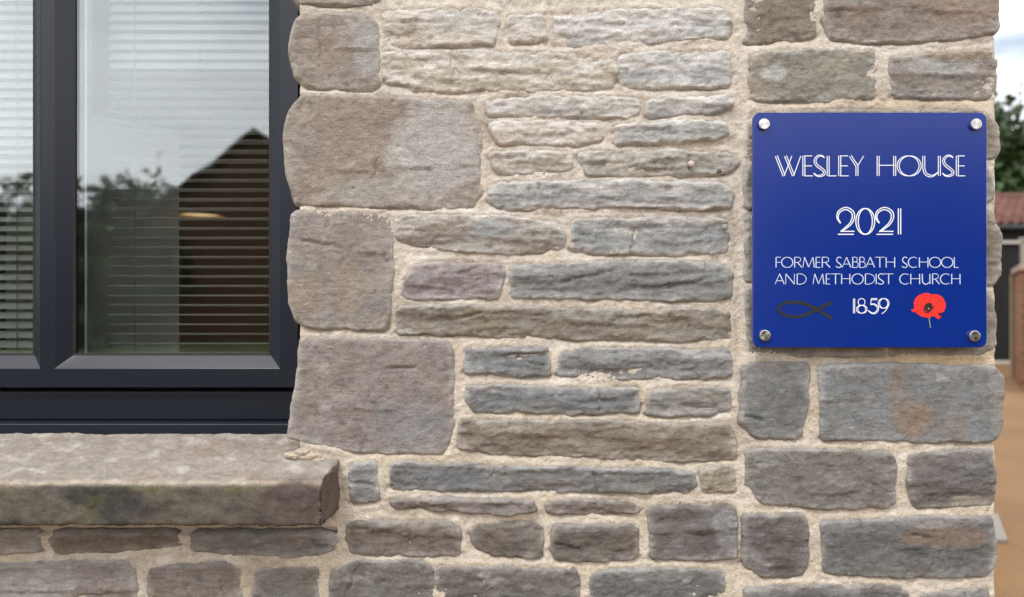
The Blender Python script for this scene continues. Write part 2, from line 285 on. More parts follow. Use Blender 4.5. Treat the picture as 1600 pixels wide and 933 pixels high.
WARM, BLUE, OLIVE, PALE = (150, 132, 114), (126, 136, 142), (150, 140, 112), (190, 188, 184)
STONES = [
 # left jamb quoins (dressed, deep)
 ([(455,-95),(590,-95),(592,0),(575,4),(470,2),(455,-10)], (158,148,140), dict(bed=.1, depth=.16, lime_and_light=.05, H=.0048)),
 ([(462,30),(475,19),(575,22),(588,40),(590,130),(575,138),(480,133),(462,118),(452,72)], (157,146,137), dict(bed=.1, depth=.16, lime_and_light=.05, H=.0048, r=.005, patches=[(575,70,25,50,(172,172,170),.7)])),
 ([(472,149),(600,152),(738,160),(750,200),(748,300),(735,323),(600,321),(462,317),(450,270),(444,212),(452,175)], (157,144,133), dict(bed=.1, depth=.16, lime_and_light=.04, H=.0048, r=.005, patches=[(680,235,72,85,(184,182,178),.85),(590,300,80,22,(178,175,170),.6),(545,190,50,60,(158,144,132),.7)])),
 ([(457,331),(600,333),(610,345),(612,420),(607,480),(600,514),(482,511),(464,500),(453,470),(451,400)], (152,143,136), dict(bed=.1, depth=.16, lime_and_light=.02, H=.0048, r=.005, patches=[(480,460,30,40,(163,142,118),.5),(545,450,25,50,(160,142,122),.5)])),
 ([(471,531),(560,531),(700,536),(707,560),(706,660),(692,710),(560,706),(490,694),(450,682),(464,600)], (148,139,134), dict(bed=.1, depth=.16, lime_and_light=.02, H=.0048, r=.005, patches=[(640,660,60,40,(142,144,146),.6)])),
 # coursed rubble panel
 ([(600,18),(660,14),(770,14),(780,30),(772,66),(700,69),(603,69)], (180,170,154), dict(lime_and_light=.34, patches=[(730,30,60,20,(200,198,194),.6)])),
 ([(795,25),(850,22),(852,60),(800,62)], (196,188,178), dict(lime_and_light=.5, H=.006)),
 ([(865,22),(960,15),(1130,14),(1143,30),(1140,52),(1080,58),(960,66),(870,68)], (186,187,187), dict(lime_and_light=.36, c2=(170,172,174))),
 ([(598,80),(700,78),(790,82),(900,86),(958,95),(962,110),(955,135),(800,139),(645,139),(640,129),(599,126)], (178,168,146), dict(lime_and_light=.34, c2=(184,176,158))),
 ([(970,85),(1060,80),(1140,80),(1143,110),(1138,131),(1000,134),(968,125)], (170,173,176), dict(lime_and_light=.34)),
 ([(762,158),(800,153),(930,152),(1000,155),(998,175),(980,181),(850,179),(765,177)], (174,174,170), dict(lime_and_light=.34, H=.0048)),
 ([(1012,158),(1080,155),(1140,150),(1143,165),(1110,173),(1010,181)], (172,173,170), dict(lime_and_light=.36, H=.007)),
 ([(765,192),(850,190),(935,195),(938,215),(900,224),(780,221)], (194,184,173), dict(lime_and_light=.42, H=.006)),
 ([(962,198),(1050,191),(1130,191),(1138,205),(1130,212),(1050,221),(965,223)], (172,175,176), dict(lime_and_light=.26, H=.009)),
 ([(768,240),(830,235),(890,240),(892,262),(860,267),(775,267)], (172,163,148), dict(lime_and_light=.26, H=.0048)),
 ([(905,241),(960,236),(1060,237),(1140,239),(1157,255),(1140,267),(1080,272),(920,270)], (158,155,147), dict(lime_and_light=.22, c2=(150,140,128))),
 ([(765,290),(800,284),(1000,283),(1130,288),(1146,300),(1142,321),(1080,326),(1030,319),(950,323),(780,323),(765,313)], (160,161,161), dict(lime_and_light=.24, H=.0048)),
 ([(617,345),(650,338),(740,338),(800,341),(870,350),(882,365),(875,388),(800,395),(730,390),(660,383),(620,371)], (158,151,144), dict(lime_and_light=.18, H=.0048, c2=(150,138,120), patches=[(770,358,40,16,(160,164,166),.7)])),
 ([(897,345),(970,342),(1080,341),(1135,346),(1140,370),(1135,391),(1050,396),(930,393),(893,388)], (146,149,150), dict(lime_and_light=.20)),
 ([(648,412),(720,409),(780,412),(788,425),(778,450),(775,464),(640,466),(627,460),(632,440)], (147,137,137), dict(lime_and_light=.14, c2=(155,146,150))),
 ([(800,416),(900,413),(1040,409),(1130,415),(1145,432),(1142,464),(1050,468),(900,465),(797,462)], (134,136,136), dict(lime_and_light=.14, H=.0048)),
 ([(622,481),(700,479),(900,484),(1000,487),(1110,481),(1140,490),(1143,528),(1050,531),(900,528),(800,525),(680,520),(622,519)], (142,135,124), dict(lime_and_light=.06, H=.0048, c2=(142,132,108))),
 ([(728,548),(790,546),(850,545),(858,560),(857,586),(820,588),(727,581)], (122,128,131), dict(lime_and_light=.10)),
 ([(878,556),(910,547),(1000,546),(1090,551),(1140,546),(1143,588),(1060,590),(950,588),(872,584)], (136,139,141), dict(lime_and_light=.08)),
 ([(730,606),(800,604),(920,611),(995,609),(1000,630),(996,643),(900,646),(740,641),(730,625)], (124,127,129), dict(lime_and_light=.10)),
 ([(1016,613),(1060,606),(1140,609),(1143,640),(1110,648),(1012,648)], (138,138,134), dict(lime_and_light=.10)),
 ([(720,661),(900,660),(1060,666),(1140,663),(1150,690),(1148,716),(1060,720),(900,713),(780,708),(714,700)], (140,129,114), dict(lime_and_light=.06, H=.0048, c2=(124,112,100))),
 ([(610,730),(640,726),(850,734),(1050,737),(1083,743),(1088,758),(1075,770),(900,768),(700,766),(611,763)], (112,116,120), dict(lime_and_light=.08, H=.0048, c2=(126,120,114))),
 ([(1095,733),(1145,731),(1152,768),(1100,771)], (152,142,122), dict(lime_and_light=.14)),
 ([(546,730),(585,724),(589,783),(549,788)], (130,134,138), dict(lime_and_light=.12, bed=.2, H=.0048)),
 ([(610,784),(700,782),(830,785),(837,799),(800,803),(720,798),(612,793)], (124,116,111), dict(lime_and_light=.04, H=.010, r=.005)),
 ([(853,789),(890,784),(985,787),(1000,796),(990,802),(860,802)], (122,112,106), dict(lime_and_light=.03, H=.0048, r=.005)),
 ([(545,822),(600,817),(690,817),(716,827),(715,868),(600,867),(552,866),(540,845)], (124,116,108), dict(lime_and_light=.04)),
 ([(735,831),(760,820),(835,817),(847,829),(844,870),(770,868),(742,855)], (112,106,99), dict(lime_and_light=.02, bed=.6)),
 ([(865,824),(985,822),(997,832),(995,873),(872,876),(864,860)], (109,102,95), dict(lime_and_light=.03, bed=.5, H=.0048)),
 ([(1016,796),(1060,789),(1140,791),(1152,801),(1150,868),(1110,875),(1021,873)], (112,106,104), dict(lime_and_light=.06, bed=.5, patches=[(1130,820,18,30,(160,164,166),.5)])),
 ([(516,897),(560,882),(660,880),(674,892),(673,975),(515,975)], (122,118,113), dict(lime_and_light=.04, bed=.4)),
 ([(681,890),(800,890),(900,895),(904,905),(902,975),(681,975)], (112,109,107), dict(lime_and_light=.05, bed=.4)),
 ([(926,906),(946,895),(1050,892),(1130,897),(1136,975),(923,975)], (116,117,115), dict(lime_and_light=.05, bed=.5)),
 # under the sill
 ([(-60,836),(52,836),(60,862),(-60,866)], (154,143,133), dict(lime_and_light=.05, bed=.4)),
 ([(80,836),(270,836),(279,853),(180,861),(86,866),(77,845)], (124,113,99), dict(lime_and_light=.02, bed=.4)),
 ([(299,836),(500,837),(522,840),(527,846),(514,861),(470,870),(360,866),(301,860)], (131,125,119), dict(lime_and_light=.02, bed=.4, H=.0048)),
 ([(-60,886),(190,880),(207,892),(209,975),(-60,975)], (148,141,137), dict(lime_and_light=.10, bed=.4, patches=[(60,915,70,35,(172,170,168),.6)])),
 ([(231,892),(340,882),(371,892),(374,975),(229,975)], (134,126,119), dict(lime_and_light=.04, bed=.3)),
 ([(396,902),(411,890),(494,892),(489,975),(391,975)], (122,117,111), dict(lime_and_light=.03, bed=.3)),
 # right pillar, quoined corner
 ([(1166,-95),(1270,-95),(1272,55),(1240,61),(1169,66)], (136,126,112), dict(bed=.2, base=.006, lime_and_light=.03, c2=(128,122,110))),
 ([(1290,-95),(1562,-95),(1563,48),(1490,63),(1350,64),(1302,60),(1289,30)], (148,137,129), dict(bed=.2, base=.006, depth=.26, lime_and_light=.05, patches=[(1490,15,65,32,(156,136,120),.8),(1335,28,28,16,(150,130,112),.6)])),
 ([(1171,92),(1210,82),(1365,82),(1370,120),(1365,150),(1300,156),(1176,156)], (148,144,135), dict(bed=.2, base=.006, lime_and_light=.06, c2=(156,146,120), patches=[(1205,118,20,12,(190,190,186),.8)])),
 ([(1391,92),(1450,87),(1553,82),(1562,100),(1561,138),(1550,152),(1396,150)], (148,140,132), dict(bed=.4, base=.006, depth=.26, lime_and_light=.06, patches=[(1460,108,60,14,(176,174,172),.7),(1500,88,60,8,(156,138,112),.7)])),
 ([(1172,180),(1300,174),(1536,176),(1560,193),(1567,232),(1560,247),(1400,250),(1170,249)], (146,136,124), dict(bed=.3, base=.006, depth=.26, lime_and_light=.05)),
 ([(1167,260),(1350,260),(1352,322),(1168,323)], (150,146,138), dict(bed=.3, base=.006, lime_and_light=.05)),
 ([(1370,262),(1545,262),(1554,280),(1556,308),(1545,316),(1370,318)], (142,140,138), dict(bed=.3, base=.006, depth=.26, lime_and_light=.05)),
 ([(1168,338),(1340,338),(1342,440),(1168,442)], (150,148,144), dict(bed=.3, base=.006, lime_and_light=.06)),
 ([(1360,336),(1548,334),(1562,350),(1569,375),(1568,430),(1558,443),(1360,442)], (140,128,112), dict(bed=.3, base=.006, depth=.26, lime_and_light=.04)),
 ([(1169,456),(1375,456),(1377,553),(1172,555)], (146,144,140), dict(bed=.3, base=.006, lime_and_light=.05)),
 ([(1393,456),(1545,454),(1557,470),(1560,505),(1559,540),(1545,551),(1393,553)], (142,134,125), dict(bed=.3, base=.006, depth=.26, lime_and_light=.04)),
 ([(1162,577),(1180,568),(1261,569),(1262,620),(1250,683),(1176,681),(1161,660)], (124,127,129), dict(bed=.1, base=.007, lime_and_light=.02, H=.0048, c2=(130,124,118))),
 ([(1281,573),(1400,569),(1560,576),(1571,590),(1570,655),(1561,688),(1450,688),(1286,684),(1283,620)], (132,135,137), dict(bed=.1, base=.007, depth=.26, lime_and_light=.05, H=.0048, patches=[(1420,655,32,26,(150,126,106),.8),(1400,610,16,60,(146,132,122),.7),(1480,670,30,25,(142,132,124),.6),(1555,620,18,60,(150,144,138),.7)])),
 ([(1169,704),(1300,705),(1390,707),(1397,730),(1397,783),(1380,792),(1290,793),(1191,785),(1168,760)], (126,122,115), dict(bed=.3, base=.007, lime_and_light=.04, H=.0048, patches=[(1195,718,22,12,(160,162,162),.5)])),
 ([(1421,714),(1480,708),(1553,704),(1560,730),(1559,778),(1553,788),(1431,791),(1420,760)], (115,110,108), dict(bed=.4, base=.007, depth=.26, lime_and_light=.03, H=.0048, patches=[(1510,780,35,10,(168,158,142),.7)])),
 ([(1163,807),(1250,805),(1261,817),(1261,870),(1251,898),(1191,901),(1164,880)], (112,105,103), dict(bed=.3, base=.007, lime_and_light=.03, H=.0048)),
 ([(1286,817),(1360,814),(1440,810),(1556,810),(1558,878),(1544,898),(1400,901),(1287,893)], (111,113,114), dict(bed=.3, base=.007, depth=.26, lime_and_light=.06, H=.0048, patches=[(1470,836,75,16,(134,114,98),.8),(1460,815,60,7,(158,154,150),.6)])),
 ([(1166,922),(1250,917),(1400,917),(1419,931),(1419,985),(1166,985)], (112,109,109), dict(bed=.3, base=.007, lime_and_light=.04)),
 ([(1441,932),(1548,920),(1554,985),(1441,985)], (122,120,120), dict(bed=.3, base=.007, depth=.26, lime_and_light=.06)),
]
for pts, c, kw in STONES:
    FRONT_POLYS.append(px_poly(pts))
    if kw.get('bed', 1) == 1.0 and pts[0][1] < 400 and pts[0][0] < 1100: f_ = 1 - pts[0][1] / 450; kw['lime_and_light'] = kw.get('lime_and_light', .12) * (1.25 + .9 * f_); c = tuple(a * (1 + .05 * f_) for a in c)  # upper courses painted paler: limewash plus a wash of light put in the colour
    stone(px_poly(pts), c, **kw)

def fill(x0, x1, z0, z1, hmin=.06, hmax=.10, outward='front', depth=.07, corner_first=False):
    z = z0
    while z < z1 - .03:
        hh = min(random.uniform(hmin, hmax), z1 - z); x = x0
        while x < x1 - .05:
            ww = min(random.uniform(.12, .32), x1 - x); j = lambda: random.uniform(-.005, .005)
            if x1 - (x + ww) < .06: ww = x1 - x
            p = [(x + .008 + j(), z + .008 + j()), (x + ww / 2, z + .007 + j()), (x + ww - .008 + j(), z + .008 + j()), (x + ww - .008 + j(), z + hh - .008 + j()), (x + ww / 2, z + hh - .008 + j()), (x + .008 + j(), z + hh - .008 + j())]
            g = random.uniform(112, 150); wv = random.uniform(-2, 12)
            stone(p, (g + wv * .6, g, g - wv), lime_and_light=random.uniform(.02, .15), step=.009, outward=outward, depth=depth, bed=random.uniform(.2, 1))
            x += ww
        z += hh
ztop, zbot = P(0, -100)[2], P(0, 990)[2]
fill(-.38, .835, ztop, ztop + .34)
fill(-1.0, .835, zbot - .40, zbot)
fill(.27, 1.5, zbot - .1, ztop + .1, outward=.826)

# mortar: one continuous rough sheet over the fronts, cut for the window
st = .0034
xs = np.arange(-1.02, P(1555, 0)[0] + st * .5, st); zs = np.arange(ZC - .62, ZC + .62, st)
U, V = np.meshgrid(xs, zs, indexing='ij')
h = .0022 * fbm(U * 14, V * 18, 4, 301) + .0016 * fbm(U * 55, V * 60, 4, 307, .6) - .0005
h += .006 * sstep(P(1150, 0)[0], P(1172, 0)[0], U)
vy = sstep(ZC + .05, ZC + .35, V)       # heavier pointing high on the wall
h += .0010 * vy + .0002
sd_ = np.full(U.shape, -1.0)
for pl_ in FRONT_POLYS:
    a_ = np.array(pl_); l_, h_ = a_.min(0) - .03, a_.max(0) + .03
    i0, i1 = np.searchsorted(xs, [l_[0], h_[0]]); j0, j1 = np.searchsorted(zs, [l_[1], h_[1]])
    if i1 > i0 and j1 > j0:
        sub = poly_sdf(U[i0:i1, j0:j1], V[i0:i1, j0:j1], a_); sd_[i0:i1, j0:j1] = np.maximum(sd_[i0:i1, j0:j1], sub)
near = -sd_ - .003                       # distance outside the nearest stone
below = sstep(.0, .004, np.roll(sd_, -2, 1) - np.roll(sd_, 2, 1))   # joints just under a stone
gro = sstep(-.25, .2, fbm(U * 9, V * 11, 3, 361)) * (.15 + .85 * below)
h -= .0055 * np.exp(-(np.clip(near, -.01, 1) / .0045) ** 2) * gro
h += .0028 * np.exp(-((near - .004) / .006) ** 2) * (1 - gro)
gapz = P(0, 830)[2]; h -= .022 * sstep(.006, .003, np.abs(V - gapz)) * (U < -.30)
lumps = fbm(U * 110, V * 110, 2, 311); h += .0018 * sstep(.3, .6, lumps) - .0022 * sstep(.3, .6, -lumps) + .0012 * fbm(U * 60 + 9, V * 60, 3, 313, .7)
col = np.tile(MORT, (U.size, 1)); uf, vf = U.ravel(), V.ravel()
warm = sstep(-.2, .35, fbm(uf * 6, vf * 7, 4, 321))[:, None]
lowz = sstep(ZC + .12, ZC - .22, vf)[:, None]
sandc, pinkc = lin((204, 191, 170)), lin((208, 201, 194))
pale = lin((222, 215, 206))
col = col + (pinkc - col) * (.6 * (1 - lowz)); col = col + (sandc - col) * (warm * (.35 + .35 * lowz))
col = col + (pale - col) * (sstep(.0, .4, fbm(uf * 16, vf * 24, 5, 331, .6))[:, None] * .75)
yel = np.exp(-((uf - .70) / .16) ** 2 - ((vf - (ZC - .10)) / .02) ** 2)[:, None] * .6
col = col + (lin((208, 176, 130)) - col) * yel
pyel = np.exp(-((uf - .66) / .2) ** 2 - ((vf - (ZC + .332)) / .02) ** 2)[:, None] * .5
col = col + (lin((206, 178, 136)) - col) * pyel
damp = sstep(.1, .45, fbm(uf * 8 + 3, vf * 9, 4, 343))[:, None]; col = col + (lin((170, 158, 144)) - col) * damp * .55
col *= TONE * 1.09 * (1 + .20 * fbm(uf * 34, vf * 50, 5, 341, .6) + .10 * fbm(uf * 140, vf * 140, 2, 347))[:, None]
open_ = (U < -.366) & (V > ZC - .315)
keepv = ~open_
edge_j = .004 * fbm(zs * 40, zs * 0 + 3, 4, 351); U[-1, :] += edge_j; h[-1, :] -= .012; h[-2, :] -= .003
n1, n2 = U.shape; idn = np.arange(n1 * n2).reshape(n1, n2)
kc = keepv[:-1, :-1] & keepv[1:, :-1] & keepv[:-1, 1:] & keepv[1:, 1:]
I, J = np.nonzero(kc); F = np.stack([idn[I, J], idn[I + 1, J], idn[I + 1, J + 1], idn[I, J + 1]], 1)
co = np.stack([U.ravel(), -h.ravel(), V.ravel()], 1)
remap = -np.ones(n1 * n2, int); us = np.unique(F); remap[us] = np.arange(len(us))
me = bpy.data.meshes.new('mortar'); me.from_pydata(co[us].tolist(), [], remap[F].tolist()); me.update(); set_col(me, col[us])
link('mortar', me, M_mortar, house, True)
M_core = plain('mortar_core', (200, 184, 162), .95, noise=.12, nscale=25, bump=.4)
M_plaster = plain('plaster', (206, 202, 194), .9, noise=.03)
def core(a, b): box('wall_core', a, b, M_core, house)
core((-.366, .013, 0), (.826, .25, 3.4)); core((-2.6, .012, 0), (-.368, .25, ZC - .315)); core((-2.6, .012, ZC + 1.53), (-.368, .25, 3.4)); core((-2.6, .012, ZC - .313), (-1.75, .25, ZC + 1.528))
core((.55, .252, 0), (.826, 4.4, 3.4))
# room behind the window
box('room_floor', (-3.2, .252, .18), (.54, 4.2, .22), plain('floor_boards', (92, 66, 44), .5, noise=.2, nscale=8), house)
box('room_ceiling', (-3.2, .252, 3.12), (.54, 4.2, 3.16), M_plaster, house)
M_room = plain('room_paint', (96, 78, 58), .9, noise=.03)
box('room_wall', (-3.2, 4.2, .22), (.54, 4.26, 3.12), M_room, house)
box('room_wall', (-3.26, .252, .22), (-3.2, 4.2, 3.12), M_room, house)
box('room_wall', (.50, .252, .22), (.54, 4.2, 3.12), M_room, house)

# ------------------------------------------------------------------ stone window sill
def sill():
    xs_ = np.concatenate([np.linspace(-1.9, -1.0, 20)[:-1], np.arange(-1.0, -.2939, .0045)])
    # section in (Y, Z): back top, front top, front bottom, back bottom
    sec = []
    def seg(a, b, n):
        for i in range(n): t = i / n; sec.append((a[0] + (b[0] - a[0]) * t, a[1] + (b[1] - a[1]) * t))
    A, B, Cc, Dd = (.14, -.246), (-.090, -.2925), (-.091, -.3635), (.02, -.3635)
    seg(A, B, 48); seg(B, Cc, 18); seg(Cc, Dd, 12); sec.append(Dd)
    sec = np.array(sec); ns = len(sec)
    # round the two arrises
    for _ in range(3):
        s2 = sec.copy(); s2[1:-1] = (sec[:-2] + 2 * sec[1:-1] + sec[2:]) / 4; sec = s2
    nrm = np.gradient(sec, axis=0); nrm = np.stack([nrm[:, 1], -nrm[:, 0]], 1); nrm /= np.linalg.norm(nrm, axis=1)[:, None] + 1e-9
    X, Kk = np.meshgrid(xs_, np.arange(ns), indexing='ij'); Yb = sec[Kk, 0]; Zb = sec[Kk, 1]
    arc = np.concatenate([[0], np.cumsum(np.linalg.norm(np.diff(sec, axis=0), axis=1))])[Kk]
    dsp = .0036 * fbm(X * 12, arc * 16, 4, 401) + .0034 * fbm(X * 45, arc * 45, 4, 409, .65) + .0016 * fbm(X * 130, arc * 130, 3, 411, .6)
    er = np.exp(-(np.abs(arc - .236) / .008) ** 2) * .004 * fbm(X * 35, arc * 10, 3, 415); dsp = dsp + er - .0012 * (np.abs(arc - .236) < .006)
    endr = sstep(-.305, -.293, X); dsp = dsp - .004 * endr ** 2 
    Yb = Yb + nrm[Kk, 0] * -dsp * -1; Zb = Zb + nrm[Kk, 1] * dsp
    Xd = X + (X > -.32) * ( .004 * fbm(Yb * 30, Zb * 40, 3, 421)) + (X > -.30) * (-.010 * sstep(.0, -.09, Yb))
    co = np.stack([Xd.ravel(), Yb.ravel(), (ZC + Zb).ravel()], 1)
    xf, af, zf = X.ravel(), arc.ravel(), Zb.ravel()
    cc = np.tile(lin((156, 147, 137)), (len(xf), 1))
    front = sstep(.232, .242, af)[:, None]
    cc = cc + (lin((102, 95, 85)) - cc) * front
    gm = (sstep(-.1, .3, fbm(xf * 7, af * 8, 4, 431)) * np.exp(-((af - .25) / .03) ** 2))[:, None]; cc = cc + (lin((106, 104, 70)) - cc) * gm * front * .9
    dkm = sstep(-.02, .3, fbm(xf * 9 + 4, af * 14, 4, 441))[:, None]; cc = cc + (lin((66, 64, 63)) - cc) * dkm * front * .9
    tp = sstep(.0, .35, fbm(xf * 8, af * 20, 4, 451))[:, None]; cc = cc + (lin((150, 134, 122)) - cc) * tp * (1 - front) * .8
    tp = sstep(.1, .4, fbm(xf * 20, af * 24, 4, 457))[:, None]; cc = cc + (lin((190, 182, 172)) - cc) * tp * (1 - front) * .6
    mb = np.exp(-(af / .030) ** 2)[:, None]; cc = cc + (lin((202, 190, 176)) - cc) * mb
    ed = np.exp(-((af - .232) / .004) ** 2)[:, None] * .55; cc = cc + (lin((186, 172, 150)) - cc) * ed
    Xc, Zc2 = -.345, -.318
    bl = sstep(1.15, .7, np.sqrt(((xf - Xc) / .062) ** 2 + ((af - .268) / .045) ** 2) + .25 * fbm(xf * 25, af * 25, 3, 461))[:, None]; cc = cc + (lin((98, 86, 80)) - cc) * bl * .85
    cc *= (1 + .28 * fbm(xf * 26, af * 30, 5, 471, .6) + .2 * fbm(xf * 120, af * 120, 2, 477))[:, None]
    idn = np.arange(len(xf)).reshape(X.shape)
    F = np.stack([idn[:-1, :-1], idn[:-1, 1:], idn[1:, 1:], idn[1:, :-1]], -1).reshape(-1, 4).tolist()
    # end cap: fan rings towards the centre of the end face
    last = idn[-1]; pts = co[last]; cen = pts.mean(0); nb = len(co); rings = 5; cos = [co]; cs = [cc]; prev = list(last)
    for r_ in range(1, rings + 1):
        t = r_ / (rings + .5); p = pts + (cen - pts) * t; p[:, 0] += .003 * fbm(p[:, 1] * 45, p[:, 2] * 45, 3, 481) + .003 * min(1, r_ / 2)
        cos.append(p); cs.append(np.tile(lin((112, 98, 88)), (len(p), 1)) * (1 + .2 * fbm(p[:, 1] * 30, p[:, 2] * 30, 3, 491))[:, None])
        cur = list(range(nb, nb + len(p))); nb += len(p)
        for i in range(len(p) - 1): F.append([prev[i], prev[i + 1], cur[i + 1], cur[i]])
        F.append([prev[-1], prev[0], cur[0], cur[-1]]); prev = cur
    F.append(prev)
    co = np.concatenate(cos); cc = np.concatenate(cs)
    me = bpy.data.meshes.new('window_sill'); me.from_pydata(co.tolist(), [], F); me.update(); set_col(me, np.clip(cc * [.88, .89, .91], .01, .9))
    bm = bmesh.new(); bm.from_mesh(me); bmesh.ops.recalc_face_normals(bm, faces=bm.faces); bm.to_mesh(me); bm.free()
    return link('window_sill', me, M_sill, house, True)
sill()
# crumbled mortar at the foot of the jamb
bm = bmesh.new()
for px, py, ax_, az_, sd_k in ((462, 702, .020, .007, 1), (484, 704, .024, .009, 2), (500, 709, .014, .006, 3), (474, 697, .016, .006, 4)):
    p = Vector(P(px, py + 9, .002)); r0 = bmesh.ops.create_icosphere(bm, subdivisions=4, radius=1)
    for v in r0['verts']:
        k = 1 + .35 * float(fbm(np.array([v.co.x * 1.6 + v.co.y + sd_k * 7]), np.array([v.co.z * 1.6 - v.co.y]), 4, 601, .65)[0])
        v.co = Vector((v.co.x * ax_, v.co.y * .014, v.co.z * az_)) * k + p
o = bm_obj('mortar_lumps', bm, M_mortar, house, True); set_col(o.data, np.tile(lin((178, 164, 148)), (len(o.data.vertices), 1)) * (1 + .25 * np.random.RandomState(3).rand(len(o.data.vertices), 1)))

# ------------------------------------------------------------------ window: frame, panes, cill
def frame_mat():
    m, n, l, b = nodes('anthracite_foil'); b.inputs['Base Color'].default_value = (*lin((17, 24, 38)), 1); b.inputs['Roughness'].default_value = .32
    t = n.new('ShaderNodeTexCoord'); x = n.new('ShaderNodeTexNoise'); x.inputs['Scale'].default_value = 700
    bp = n.new('ShaderNodeBump'); bp.inputs['Strength'].default_value = .08; bp.inputs['Distance'].default_value = .001
    l.new(t.outputs['Object'], x.inputs['Vector']); l.new(x.outputs['Fac'], bp.inputs['Height']); l.new(bp.outputs[0], b.inputs['Normal']); return m
M_frame = frame_mat()
M_black = plain('black_gasket', (12, 12, 14), .6)
def ring(bm, rects, ys):
    """nested rectangles (x0,x1,z0,z1) at depths ys, joined into a mitred moulding"""
    loops = []
    for (x0, x1, z0, z1), y in zip(rects, ys):
        loops.append([bm.verts.new((x, y, ZC + z)) for x, z in ((x0, z0), (x1, z0), (x1, z1), (x0, z1))])
    for a, b in zip(loops[:-1], loops[1:]):
        for i in range(4): bm.faces.new((a[i], a[(i + 1) % 4], b[(i + 1) % 4], b[i]))
    return loops
ZT = 1.5
bm = bmesh.new()
add_box(bm, (-1.74, .137, ZC - .232), (-.37, .20, ZC - .178), .002)
add_box(bm, (-.412, .137, ZC - .1775), (-.37, .20, ZC + ZT), .002)
add_box(bm, (-1.74, .137, ZC - .1775), (-1.70, .20, ZC + ZT), .002)
window = bm_obj('window', bm, M_frame, house)
bm = bmesh.new()                         # face of the frame: rails, stiles and mullion butted in one plane
zb, zf, ztf, zte = ZC - .1676, ZC - .1325, ZC + ZT - .06, ZC + ZT - .02
for a, b in (((-1.66, zb), (-.405, zf)), ((-1.66, zf), (-1.62, ztf)), ((-.8918, zf), (-.865, ztf)), ((-.439, zf), (-.405, ztf)), ((-1.66, ztf), (-.405, zte))):
    add_box(bm, (a[0], .120, a[1]), (b[0], .20, b[1]))
bm_obj('sash', bm, M_frame, window)
def light(x0, x1, fx0, fx1):            # one glazed light: chamfered bead, gasket, pane and sealed-unit edge
    bm = bmesh.new(); g = .0235
    f = (fx0, fx1, -.1325, ZT - .06); gl = (fx0 + g, fx1 - g, -.1325 + g, ZT - .06 - g)
    def ins(r, d): return (r[0] + d, r[1] - d, r[2] + d, r[3] - d)
    def outs(r, d): return ins(r, -d)
    ring(bm, [ins(f, -.0004), ins(f, .0006), gl, gl], [.1197, .1202, .139, .20])
    bm_obj('bead', bm, M_frame, window)
    bm = bmesh.new(); ring(bm, [outs(gl, .001), ins(gl, .004), ins(gl, .004)], [.1385, .1395, .145]); bm_obj('gasket', bm, M_black, window)
    pn = box('glass_pane', (gl[0], .142, ZC + gl[2]), (gl[1], .146, ZC + gl[3]), M_glass, window)
    box('unit_seal', (gl[0] + .0005, .148, ZC + gl[2]), (gl[0] + .016, .165, ZC + gl[3]), M_black, window)
    box('spacer_bar', (gl[0] + .0165, .148, ZC + gl[2] + .002), (gl[0] + .021, .165, ZC + gl[3]), M_alu, window)
    return gl
def glass_mat():
    m, n, l, b = nodes('window_glass'); n.remove(b)
    g = n.new('ShaderNodeBsdfGlossy'); g.inputs['Color'].default_value = (.92, .97, 1, 1); g.inputs['Roughness'].default_value = .02; t = n.new('ShaderNodeBsdfTransparent'); t.inputs[0].default_value = (.93, .95, .94, 1)
    fr = n.new('ShaderNodeFresnel'); fr.inputs['IOR'].default_value = 1.52
    mr = n.new('ShaderNodeMapRange'); mr.inputs['To Min'].default_value = .13; mr.inputs['To Max'].default_value = 1
    mx = n.new('ShaderNodeMixShader'); l.new(fr.outputs[0], mr.inputs[0]); l.new(mr.outputs[0], mx.inputs[0]); l.new(t.outputs[0], mx.inputs[1]); l.new(g.outputs[0], mx.inputs[2])
    tc = n.new('ShaderNodeTexCoord'); x = n.new('ShaderNodeTexNoise'); x.inputs['Scale'].default_value = 5
    bp = n.new('ShaderNodeBump'); bp.inputs['Strength'].default_value = .012; bp.inputs['Distance'].default_value = .05
    l.new(tc.outputs['Object'], x.inputs['Vector']); l.new(x.outputs['Fac'], bp.inputs['Height']); l.new(bp.outputs[0], g.inputs['Normal'])
    l.new(mx.outputs[0], n['Material Output'].inputs[0]); return m
M_glass = glass_mat(); M_alu = plain('aluminium', (205, 207, 210), .35, .6)
GR = light(-.8790, -.405, -.865, -.439)
GL = light(-1.66, -.8800, -1.62, -.8918)
# projecting cill under the frame
bm = bmesh.new(); prism(bm, [(.15, ZC - .2325), (.105, ZC - .2345), (.1035, ZC - .236), (.1035, ZC - .252), (.15, ZC - .252)], 'x', -1.75, -.372)
bm_obj('cill', bm, M_frame, window)

